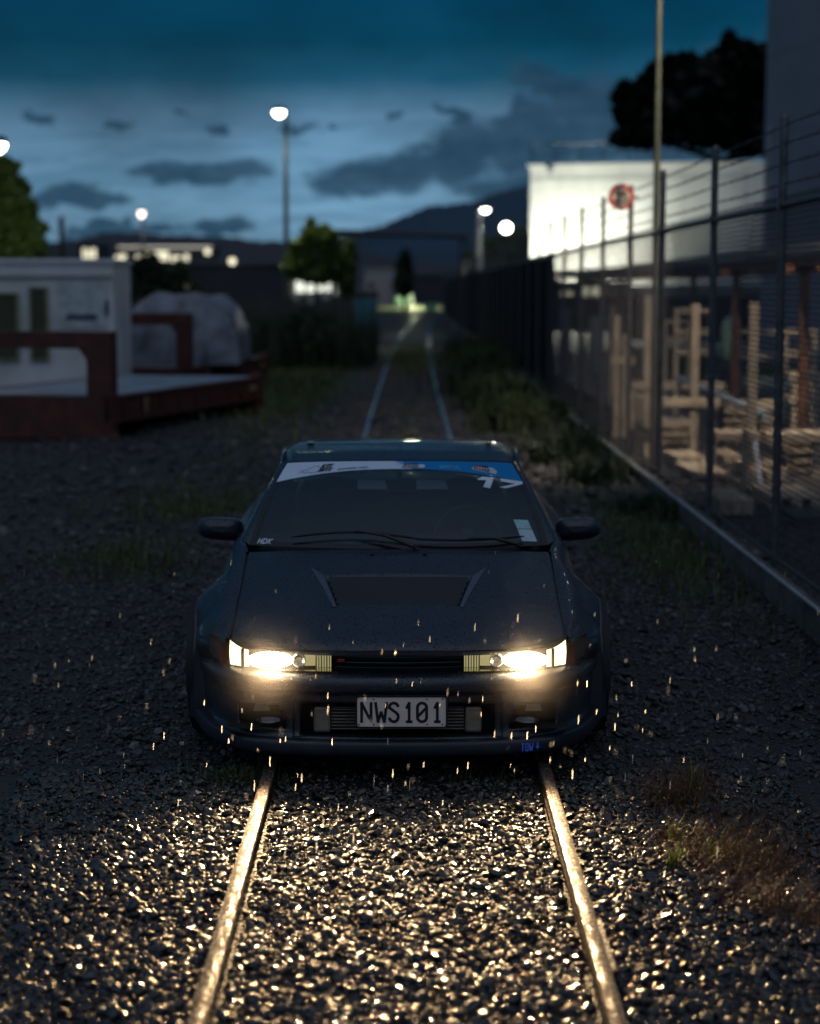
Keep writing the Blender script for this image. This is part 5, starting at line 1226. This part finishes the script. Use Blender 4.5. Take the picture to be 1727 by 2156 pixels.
def flatrack(A, B, dh, ph, label, post=.34, deckm=M_sheet):
    A = Vector((A[0], A[1], 0)); B = Vector((B[0], B[1], 0)); d = (B - A).normalized(); n = Vector((-d.y, d.x, 0)); L = (B - A).length; rz = math.atan2(d.y, d.x)
    t = empty('flat_rack', (A.x, A.y, -.03), rz, label, 'flat rack'); Wd = 2.44   # local: x along the length, y to the left
    b = MB()
    for y in (.06, Wd - .06):
        b.box((L / 2, y, dh - .17), (L, .10, .30)); b.box((L / 2, y, dh - .33), (L, .16, .03)); b.box((L / 2, y, dh - .012), (L, .16, .03))
        for k in range(9): b.box((.4 + k * (L - .8) / 8, y - .06 if y < 1 else y + .06, dh - .17), (.05, .04, .27))
    b.build('side_rail', M_red, t, bevel=.006)
    b = MB(); b.box((L / 2, Wd / 2, dh - .02), (L - .1, Wd - .28, .04))
    for k in range(6): b.box((.6 + k * (L - 1.2) / 5, Wd / 2, dh - .14), (.1, Wd - .25, .18))
    b.build('deck', deckm, t)
    for y in (post / 2, Wd - post / 2): b = MB(); b.box((.11, y, (ph + .02) / 2), (.22, post, ph - .02)); b.build('post', M_red, t, bevel=.012)
    b = MB(); b.box((.11, Wd / 2, ph - .11), (.21, Wd - 2 * post + .02, .22))
    for y, s in ((post, 1), (Wd - post, -1)): b.prism([(0, 0), (s * .12, 0), (0, -.16)], lambda p, y=y: (.02, y + p[0], ph - .215 + p[1]), lambda p, y=y: (.2, y + p[0], ph - .215 + p[1]))
    b.box((.11, Wd / 2, dh / 2 + .02), (.20, Wd - 2 * post + .02, dh - .04)); b.build('end_frame', M_red, t, bevel=.008)
    b = MB(); b.box((L - .12, Wd / 2, dh / 2), (.24, Wd, dh - .04)); b.box((L - .1, .08, dh + .02), (.2, .16, .08)); b.build('end_sill', M_red, t, bevel=.01)
    b = MB()
    for y in (.09, Wd - .09):
        for x in (.1, L - .1): b.box((x, y, .06), (.19, .2, .13))
    b.build('corner_casting', M_rust, t, bevel=.01)
    b = MB(); b.box((1.1, -.005, dh - .16), (.09, .03, .2)); b.box((L - .5, -.005, dh - .15), (.3, .02, .08)); b.build('marker_plate', mat('worn_yellow_plate', (.28, .22, .10), .6), t)
    return t
flatrack((at(236, 925, 24.6)[0], 24.6), (at(556, 860, 30.3)[0], 30.3), .60, 1.43, 'rust red flat rack with its end frame at the left edge before the cabin')
flatrack((at(402, 800, 35.5)[0], 35.5), (at(566, 790, 41.2)[0], 41.2), .52, 1.52, 'rust red flat rack further back carrying the sheeted load', post=.28)
# sheeted load
M_tarp = mat('grey_tarpaulin', (.15, .165, .20), .4, var=.6, vscale=2.5, bump=.5, bscale=6)
tp = MB(); ax0, ax1 = at(272, 620, 38)[0], at(508, 620, 38)[0]
def tarp(a, c):
    q = 2 * c - 1; x = (ax0 + ax1) / 2 + (ax1 - ax0) / 2 * math.copysign(min(1, abs(q) * 1.18) ** .9, q)
    prof = 1 - max(0, abs(q) - .35) ** 1.5 * 1.15; lo = .50; top = 1.80
    z = lo + (top - lo) * max(0, prof if abs(q) < .85 else (1 - abs(q)) / .15 * .62)
    e = max(0, abs(2 * a - 1) - .8) / .2; z = lo + (z - lo) * (1 - e ** 2.2)
    wv_ = .03 * math.sin(x * 9 + 4 * a) + .022 * math.sin(a * 23 + x * 3) + .018 * math.sin(z * 21 + x * 5)
    return (x + wv_ * (abs(q) > .3) - .0, 36.6 + 3.6 * a + .6 * (x + 4.5) * .2 + wv_, z + wv_ * (z > lo + .05))
tp.grid(tarp, 40, 60); to = tp.build('sheeted_load', M_tarp, None, smooth=70); tag(to, 'grey tarpaulin roped over a load on the rear flat rack', 'sheeted load')
b = MB()
for a in (.15, .4, .65, .88): b.tube([tuple(Vector(tarp(a, c / 24)) + Vector((0, 0, .012))) for c in range(1, 24)], .010, 5)
b.build('rope', mat('rope', (.28, .26, .22), .8), to)

# ================================================================== FAR BACKGROUND
def tree(name, dx, Y, clumps, trunk, n, size, m, label, cat='tree', trunk_dx=None, tr_r=.12):
    """clumps in photo pixels (x, y, rx, ry) at distance Y"""
    s = FPX / (Y * .993); tx = at(trunk_dx or dx, 600, Y)[0]; t = empty(name, (tx, Y, 0), 0, label, cat)
    cl = []
    for (px, py, rx, ry) in clumps:
        x, z = at(px, py, Y); cl.append((x - tx, RNG.uniform(-.3, .3) * rx / s, z, rx / s, rx / s * .9, ry / s))
    cl2 = []
    for c in cl:      # ragged sprays at the crown's edge
        for _ in range(5):
            d_ = RNG.normal(size=3); d_ /= np.linalg.norm(d_); cl2.append((c[0] + d_[0] * c[3] * 1.10, c[1] + d_[1] * c[4], c[2] + d_[2] * c[5] * 1.10, c[3] * RNG.uniform(.12, .3), c[4] * .2, c[5] * RNG.uniform(.12, .3)))
    leaves('crown', cl + cl2, n, size, m, t, spread=1.3)
    zt_ = max(c[2] for c in cl); b = MB(); b.tube([(0, 0, -.05), (.03, 0, zt_ * .35), (-.02, .02, zt_ * .7), (0, 0, zt_ * .92)], [tr_r, tr_r * .75, tr_r * .5, tr_r * .15], 9)
    for c in cl[:10]: b.tube([(0, 0, min(c[2] * .75, zt_ * .6) if tr_r < .3 else c[2] * .97), (c[0] * .5, c[1] * .5, c[2] * .9), (c[0] * .9, c[1], c[2])], [tr_r * .4, tr_r * .25, tr_r * .06], 6)
    b.build('trunk', M_bark, t, smooth=60); return t
tree('conifer', 20, 43, [(10, 360, 28, 26), (22, 400, 36, 30), (40, 440, 38, 30), (15, 450, 40, 40), (55, 480, 36, 30), (25, 500, 50, 40), (62, 520, 40, 30), (20, 560, 60, 40), (-20, 420, 40, 70), (-30, 520, 60, 60)], None, 15000, .10, L_green, 'bushy green tree lit by the lamp at the left edge', tr_r=.14)
tree('round_tree', 665, 65.2, [(640, 548, 30, 26), (668, 530, 26, 28), (690, 512, 22, 26), (655, 496, 18, 18), (618, 560, 22, 22), (704, 552, 26, 32), (670, 575, 44, 20), (655, 474, 8, 14), (628, 525, 16, 18), (683, 490, 14, 14), (642, 512, 18, 14)], None, 11000, .13, L_mid, 'rounded green tree beside the tall street lamp', tr_r=.1)
tree('slim_tree', 735, 66, [(735, 560, 14, 40), (738, 530, 10, 26), (733, 600, 14, 34)], None, 2500, .12, L_mid, 'slim yellowish tree right of the gantry post', tr_r=.06)
tree('macrocarpa_tree', 1500, 62, [(1345, 232, 26, 34), (1318, 291, 24, 7), (1350, 292, 30, 10), (1375, 215, 36, 50), (1400, 268, 56, 24), (1430, 175, 36, 32), (1480, 205, 62, 66), (1520, 262, 76, 38), (1560, 190, 52, 74), (1575, 270, 60, 42), (1545, 122, 20, 30), (1537, 88, 6, 16), (1528, 105, 6, 10), (1552, 100, 6, 12), (1600, 150, 40, 40), (1650, 220, 70, 90), (1700, 250, 70, 80), (1393, 148, 12, 16), (1415, 130, 8, 9), (1448, 128, 14, 8), (1470, 142, 10, 9), (1496, 138, 12, 10), (1512, 122, 8, 12), (1310, 205, 12, 7), (1316, 186, 8, 6), (1308, 240, 10, 8), (1322, 262, 12, 6), (1338, 190, 12, 7), (1365, 172, 14, 8), (1378, 150, 8, 7), (1575, 108, 10, 12), (1590, 118, 10, 8)], None, 60000, .28, L_fir, 'black silhouette of a big spreading conifer between the white hall and the grey tank', trunk_dx=1700, tr_r=.35)
tree('dark_conifer', 852, 150, [(852, 548, 12, 20), (852, 575, 18, 22), (850, 600, 22, 20)], None, 2500, .25, L_dark, 'small dark conifer beside the beige shed', tr_r=.15)
tree('pale_tree', 1050, 95, [(1030, 530, 34, 32), (1070, 525, 36, 36), (1100, 520, 26, 40), (1000, 555, 26, 24), (1050, 565, 60, 24), (1100, 560, 40, 24), (980, 570, 16, 16)], None, 9000, .14, leaf_mat('leaf_grey_green', (.10, .12, .06), (.22, .24, .14)), 'pale grey-green tree under the flood light', tr_r=.12)
tree('dark_tree', 300, 60, [(285, 580, 26, 32), (310, 570, 28, 28), (340, 590, 30, 28), (370, 580, 26, 26), (300, 610, 50, 26), (360, 610, 50, 26)], None, 6000, .14, L_dark, 'dark bushy tree behind the cabin', tr_r=.1)
L_bush = leaf_mat('bush_leaf', (.020, .034, .010), (.055, .078, .020))
# bushes beside the fence and the hedge on the left
for i, (x, Y, r, h, n, m, lab) in enumerate([(2.08, 16.5, .20, .30, 1800, L_dark, 'nearest dark bush against the kerb'), (1.95, 19.5, .26, .45, 2400, L_dark, 'leafy green bush against the kerb, second from the camera'), (1.85, 22.5, .36, .7, 3400, L_dark, 'dark bush by the kerb, third from the camera'),
        (1.55, 27, .5, .8, 4500, L_bush, 'broad green bush in the middle of the kerb row'), (1.6, 31, .6, 1.0, 4500, L_bush, 'taller green bush by the dark fence'), (1.3, 36, .55, .9, 3500, L_dark, 'dark bush near the rails'), (1.6, 42, .7, 1.25, 4000, L_bush, 'tall bush far along the fence'), (1.7, 52, .8, 1.2, 3500, L_dark, 'dark bush furthest along the fence')]):
    t = empty('bush', (x, Y, -.03), 0, lab, 'bush', 'bushes along the fence')
    h *= .55; n = int(n * .5); r *= .8
    cl = [(RNG.normal(0, r * .5), RNG.normal(0, r * 1.2), h * RNG.uniform(.3, .75), r * .55, r * .7, h * .38) for _ in range(9)]
    leaves('foliage', cl, n, .04 if Y < 25 else .06, m, t); b = MB(); k_ = 500; xx = RNG.normal(0, r * .8, k_); yy_ = RNG.normal(0, r * 1.6, k_); blades('leaves', np.stack([xx, yy_, xx * 0], 1), h * 1.15, .45, .02, m, parent=t)
    for c in cl: b.tube([(c[0] * .2, c[1] * .2, 0), (c[0] * .7, c[1] * .7, c[2] * .7), (c[0], c[1], c[2])], [.014, .009, .004], 5)
    b.build('stems', M_bark, t)
hd_ = empty('hedge', (-3.4, 50, 0), 0, 'dark scrubby hedge closing the yard at the end of the flat racks', 'hedge')
cl = [(RNG.uniform(-2.6, 2.3), RNG.uniform(-3, 6), RNG.uniform(.2, .75) + .35 * (k % 5 == 0), .5, .8, .38) for k in range(46)]; leaves('foliage', cl, 22000, .07, L_dark, hd_)
xx = RNG.uniform(-3.0, 2.6, 1500); yy_ = RNG.uniform(-4, 5, 1500); blades('reeds', np.stack([xx, yy_, xx * 0], 1), 1.5, .25, .03, L_dark, parent=hd_)
pf = empty('paling_fence', (-5, 58, 0), 0, 'dark timber paling fence behind the hedge', 'fence')
b = MB()
for k in range(47): b.box((-3.6 + k * .15, 0, .85 - .1 * (k % 7 == 3)), (.13, .025, 1.65 + .10 * math.sin(k * 2.1) * (k % 3)))
for z in (.4, 1.3): b.box((-.15, .04, z), (7.0, .05, .08))
b.build('palings', mat('dark_paling', (.05, .042, .038), .8, var=.3), pf)
# gantry over the track
g = empty('gantry', (0, 75, 0), 0, 'dark steel gantry spanning the track', 'gantry')
xa, zt_ = at(713, 489, 75); xb, zt2 = at(976, 497, 75)
for x, w_, z_ in ((xa, .42, zt_), (xb, .24, zt2)):
    b = MB(); 
    for s in (-1, 1): b.box((x + s * w_ / 2, 0, z_ / 2), (.10, .12, z_))
    for k in range(9): b.box((x, 0, .25 + k * z_ / 9.2), (w_, .05, .05), ry=.5 * (1 if k % 2 else -1))
    b.build('leg', M_pipe, g)
b = MB(); b.tube([(xa - .3, 0, zt_), (xb + .1, 0, zt2)], .13, 6); b.tube([(xa - .3, .3, zt_ + .02), (xb + .1, .3, zt2)], .05, 6); b.build('beam', M_pipe, g)
# power pole
x, z = at(128, 455, 90); t = empty('power_pole', (x, 90, 0), 0, 'dark power pole beyond the cabin roof', 'power pole'); b = MB(); b.tube([(0, 0, 0), (.03, 0, z)], [.17, .11], 10); b.build('pole', M_bark, t, smooth=60)
b = MB(); b.box((0, 0, z - .35), (.16, .9, .10)); b.build('cross_arm', M_bark, t)
# buildings
M_be = mat('beige_render', (.42, .36, .34), .7, var=.1); M_pg = mat('pale_green_paint', (.30, .55, .36), .5)
shed('gallery_building', 244, 448, 520, 640, 200, 8, M_dkwall, 'long building with a lit upper gallery on the left skyline', 'building', M_roofd, [(250, 268, 535, 552), (276, 300, 537, 552), (306, 318, 534, 552), (326, 356, 528, 549), (360, 384, 538, 552), (388, 398, 534, 549)], M_win)
b = MB(); xa, z1 = at(248, 522, 199.6); xb, _ = at(446, 522, 199.6); b.box(((xa + xb) / 2, 199.6, z1 + .1), (xb - xa, .1, .16)); tag(b.build('strip_light', emis('lit_strip', (1, .95, .8), .7), None), 'long strip light along the gallery roof edge', 'strip light')
shed('block_building', 165, 214, 515, 640, 210, 6, M_dkwall, 'small dark block with one tall lit window above the cabin', 'building', M_roofd, [(174, 181, 522, 546), (183, 190, 524, 546), (192, 202, 522, 546)], M_win)
shed('warehouse', 380, 600, 556, 640, 130, 10, M_dkwall, 'dark low warehouse with a pale roof edge', 'warehouse', mat('pale_roof_edge', (.10, .10, .11), .5), over=.25)
shed('lit_bungalow', 512, 600, 583, 640, 170, 6, mat('cream_wall', (.40, .38, .24), .6), 'low cream building with glowing panes for its greenish lamplit walls, left of the round tree', 'building', mat('cream_roof', (.35, .36, .24), .5), [(514, 530, 592, 608), (536, 560, 592, 612), (566, 592, 590, 606)], M_wallg)
shed('lit_workshop', 618, 704, 586, 640, 165, 6, M_be, 'low workshop with glowing panes for its white lamplit walls behind the round tree', 'building', M_roofd, [(622, 642, 591, 616), (645, 664, 591, 616), (668, 682, 593, 614), (686, 697, 595, 614)], M_wallw)
shed('beige_shed', 768, 834, 566, 640, 150, 5, M_be, 'small beige rendered shed beside the dark conifer', 'shed', mat('beige_roof', (.3, .26, .25), .6), [(776, 788, 596, 606)], M_black)
shed('dark_depot', 870, 960, 580, 640, 140, 6, M_dkwall, 'dark depot building at the end of the track', 'building', M_roofd)
# green van at the end of the track
x, z = at(858, 618, 190); v = empty('green_van', (x, 190, 0), 0, 'pale green van parked at the lit end of the track', 'van')
b = MB(); b.prism([(-1.1, .3), (1.1, .3), (1.1, 1.0), (.95, 1.1), (.8, 1.75), (-.8, 1.75), (-.95, 1.1), (-1.1, 1.0)], lambda p: (p[0], 0, p[1]), lambda p: (p[0], 4.2, p[1])); b.build('body', M_pg, v, bevel=.06)
b = MB(); b.box((0, -.01, 1.38), (1.5, .03, .5)); b.build('windscreen', M_gloss, v)
for s in (-1, 1):
    b = MB(); b.lathe([(0, 0), (.32, 0), (.32, .2), (0, .2)], (s * .9, .9, .32), 'X', 18); b.build('wheel', M_rubber, v); b = MB(); b.lathe([(0, -.03), (.13, 0)], (s * .8, -.01, .8), 'Y', 14); b.build('headlight', M_chrome if s < 0 else M_lampc, v)
x, z = at(907, 600, 170); t = empty('green_cabinet', (x, 170, 0), 0, 'upright green cabinet at the far end of the fence', 'cabinet'); b = MB(); b.box((0, 0, z / 2), (.95, .8, z)); b.build('cabinet_body', mat('cabinet_green', (.16, .42, .22), .5, var=.2), t, bevel=.03); b = MB(); b.box((0, -.42, z * .55), (.7, .02, z * .7)); b.build('door', M_pg, t)
x, z = at(770, 620, 96); t = empty('skip_bin', (x, 96, 0), 0, 'teal waste bin with a black lid by the track', 'bin'); b = MB(); b.prism([(-.45, 0), (.45, 0), (.6, z - .2), (-.6, z - .2)], lambda p: (p[0], -.5, p[1]), lambda p: (p[0], .6, p[1])); b.build('tub', mat('teal_plastic', (.03, .16, .20), .5), t); b = MB(); b.box((0, .05, z), (1.3, 1.2, .32)); b.build('lid', M_black, t, bevel=.05)
# lit grass / road at the end of the track with its lamp
b = MB(); b.box((0, 205, -.02), (9, 70, .05)); tag(b.build('road', mat('far_road', (.20, .22, .08), .8, var=.3), None), 'lit grassy road at the end of the track', kind='structure')
for dx, dy, Y, s_, lab in ((437, 530, 195, .30, 'small yard light at the right end of the gallery'), (489, 550, 128, .24, 'round yellow light on the warehouse roof'), (76, 541, 80, .10, 'tiny light in the bushes above the cabin'), (246, 541, 195, .16, 'faint lamp left of the gallery'), (872, 634, 186, .30, 'white light beside the green van')):
    x, z = at(dx, dy, Y); t = empty('yard_light', (x, Y, z), 0, lab, 'yard light'); b = MB(); b.lathe([(0, -s_), (s_ * .7, -s_ * .7), (s_, 0), (s_ * .7, s_ * .7), (0, s_)], (0, 0, 0), 'Z', 14); b.build('lit_globe', emis('lit_globe_%d' % int(dx), (1, .92, .65), 1.6), t, smooth=60); b = MB(); b.tube([(0, 0, -z), (0, 0, -s_)], .04, 6); b.build('pole', M_steel, t)
    if dx == 872: lamp('POINT', 'yard_bulb', (0, -.4, .1), 2600, (.95, 1, .6), .3, t)
# hills
def ridge(name, pts, Y, dep, m, label, amp):
    nxr = 260; x0, x1 = pts[0][0], pts[-1][0]; V = []; rows = [(-.9, 0), (-.6, .35), (-.35, .62), (-.15, .86), (0, 1.), (.3, .8), (.7, .4), (1, 0)]
    for i in range(nxr + 1):
        px = x0 + (x1 - x0) * i / nxr; py = interp(pts, px); px2 = px
        h = max(1., at(px, py, Y)[1]); h += amp * (math.sin(i * .9) * .4 + math.sin(i * .37 + 1) + .5 * math.sin(i * 2.3)) 
        for (d, f) in rows: V.append((at(px, py, Y)[0] * (1 + d * dep / Y * .5), Y + d * dep, h * f - .5 + amp * math.sin(i * 1.1 + d * 9) * (f < 1)))
    m_ = len(rows); F = [(i * m_ + j, (i + 1) * m_ + j, (i + 1) * m_ + j + 1, i * m_ + j + 1) for i in range(nxr) for j in range(m_ - 1)]
    o = np_mesh(name, np.array(V, float), np.array(F), m, True); tag(o, label, kind='structure')
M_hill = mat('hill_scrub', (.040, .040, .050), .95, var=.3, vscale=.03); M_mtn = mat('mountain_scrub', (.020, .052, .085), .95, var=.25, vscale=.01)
ridge('hills', [(-900, 520), (-300, 500), (0, 508), (100, 505), (190, 494), (265, 487), (340, 487), (430, 497), (520, 500), (600, 503), (700, 512), (800, 530), (900, 548), (1000, 556), (1400, 560), (2500, 560)], 620, 120, M_hill, 'long low dark hills on the left horizon', .5)
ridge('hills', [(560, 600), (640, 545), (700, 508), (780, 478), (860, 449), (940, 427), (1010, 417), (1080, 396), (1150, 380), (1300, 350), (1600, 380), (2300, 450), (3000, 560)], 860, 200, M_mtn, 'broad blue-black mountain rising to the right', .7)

# ================================================================== RAIN
M_drop = bpy.data.materials.new('rain_water'); M_drop.use_nodes = True; t = NT(M_drop.node_tree); t.n.clear()
a_ = t.add('ShaderNodeBsdfTranslucent'); a_.inputs[0].default_value = (.9, .9, .9, 1); b_ = t.add('ShaderNodeBsdfTransparent'); g_ = t.add('ShaderNodeBsdfGlossy'); g_.inputs['Roughness'].default_value = .15
mx = t.add('ShaderNodeMixShader'); mx.inputs[0].default_value = .45; t.link(b_.outputs[0], mx.inputs[1]); t.link(a_.outputs[0], mx.inputs[2])
m2 = t.add('ShaderNodeMixShader'); m2.inputs[0].default_value = .15; t.link(mx.outputs[0], m2.inputs[1]); t.link(g_.outputs[0], m2.inputs[2]); o = t.add('ShaderNodeOutputMaterial'); t.link(m2.outputs[0], o.inputs[0])
b = MB()
def drop(x, y, z, L, r):
    tl = .06 * L; b.tube([(x, y, z - L / 2), (x + tl * .2, y, z - L * .3), (x + tl * .6, y, z + L * .2), (x + tl, y, z + L / 2)], [r * .3, r, r * .9, r * .15], 5)
for (dx, dy, l) in [(568, 1603, 24), (535, 1655, 26), (635, 1637, 22), (529, 1531, 18), (690, 1495, 22), (699, 1562, 18), (622, 1657, 16), (787, 1643, 28), (816, 1660, 18), (862, 1652, 28), (827, 1628, 20), (690, 1465, 16), (601, 1556, 12), (467, 1535, 18), (481, 1560, 12),
        (1205, 1630, 26), (1232, 1600, 12), (1158, 1600, 16), (1218, 1515, 22), (1295, 1530, 18), (1332, 1597, 20), (1316, 1637, 22), (1411, 1652, 22), (1256, 1499, 12), (1284, 1575, 12), (1359, 1498, 10), (1128, 1535, 16), (1110, 1548, 20), (1077, 1548, 16), (1041, 1545, 18), (963, 1623, 16), (985, 1612, 18), (1083, 1622, 10), (892, 1610, 14),
        (323, 1572, 18), (345, 1549, 18), (210, 1625, 14), (175, 1635, 14), (375, 1690, 18), (435, 1610, 12), (666, 1780, 24), (744, 1765, 24), (680, 1730, 18), (712, 1700, 16), (600, 1800, 20), (980, 1730, 16), (932, 1690, 14), (1510, 1792, 28), (1365, 1910, 32), (505, 1935, 34), (1000, 1320, 18), (1090, 1300, 20), (905, 1345, 16), (590, 1560, 10), (1236, 1440, 16), (1140, 1400, 14), (868, 1440, 12), (1490, 1560, 14), (1440, 1600, 14), (1560, 1640, 16), (260, 1590, 14), (120, 1600, 14), (430, 1480, 12), (1330, 1440, 12)]:
    Y = RNG.uniform(6.6, 7.45) if dy < 1850 else RNG.uniform(5.6, 6.0); x, z = at(dx, dy, Y)
    if z < .02: Y = 6.3; x, z = at(dx, dy, Y)
    if z < .02: continue
    drop(x, Y, z, l / 519 * Y / 7.7, .0022 * RNG.uniform(.7, 1.2))
for k in range(170):
    Y = RNG.uniform(4.5, 7.5); x = RNG.uniform(-1.6, 1.6); z = RNG.uniform(.05, 1.0); drop(x, Y, z, RNG.uniform(.012, .028), .0010)
tag(b.build('rain', M_drop, None, smooth=180), 'rain drops falling through the headlight beams', kind='stuff')

# ================================================================== HAZE
HAZE = 0
if HAZE:
    b = MB(); b.box((0, 560, 34), (1900, 1240, 70)); o = b.build('haze', bpy.data.materials.new('haze_air'), None); tag(o, 'damp evening air', kind='stuff')
    m = o.data.materials[0]; m.use_nodes = True; t = NT(m.node_tree); t.n.clear()
    pv = t.add('ShaderNodeVolumePrincipled'); pv.inputs['Color'].default_value = (.85, .9, 1, 1); pv.inputs['Density'].default_value = .00009; pv.inputs['Anisotropy'].default_value = .93
    ou = t.add('ShaderNodeOutputMaterial'); t.link(pv.outputs[0], ou.inputs['Volume'])
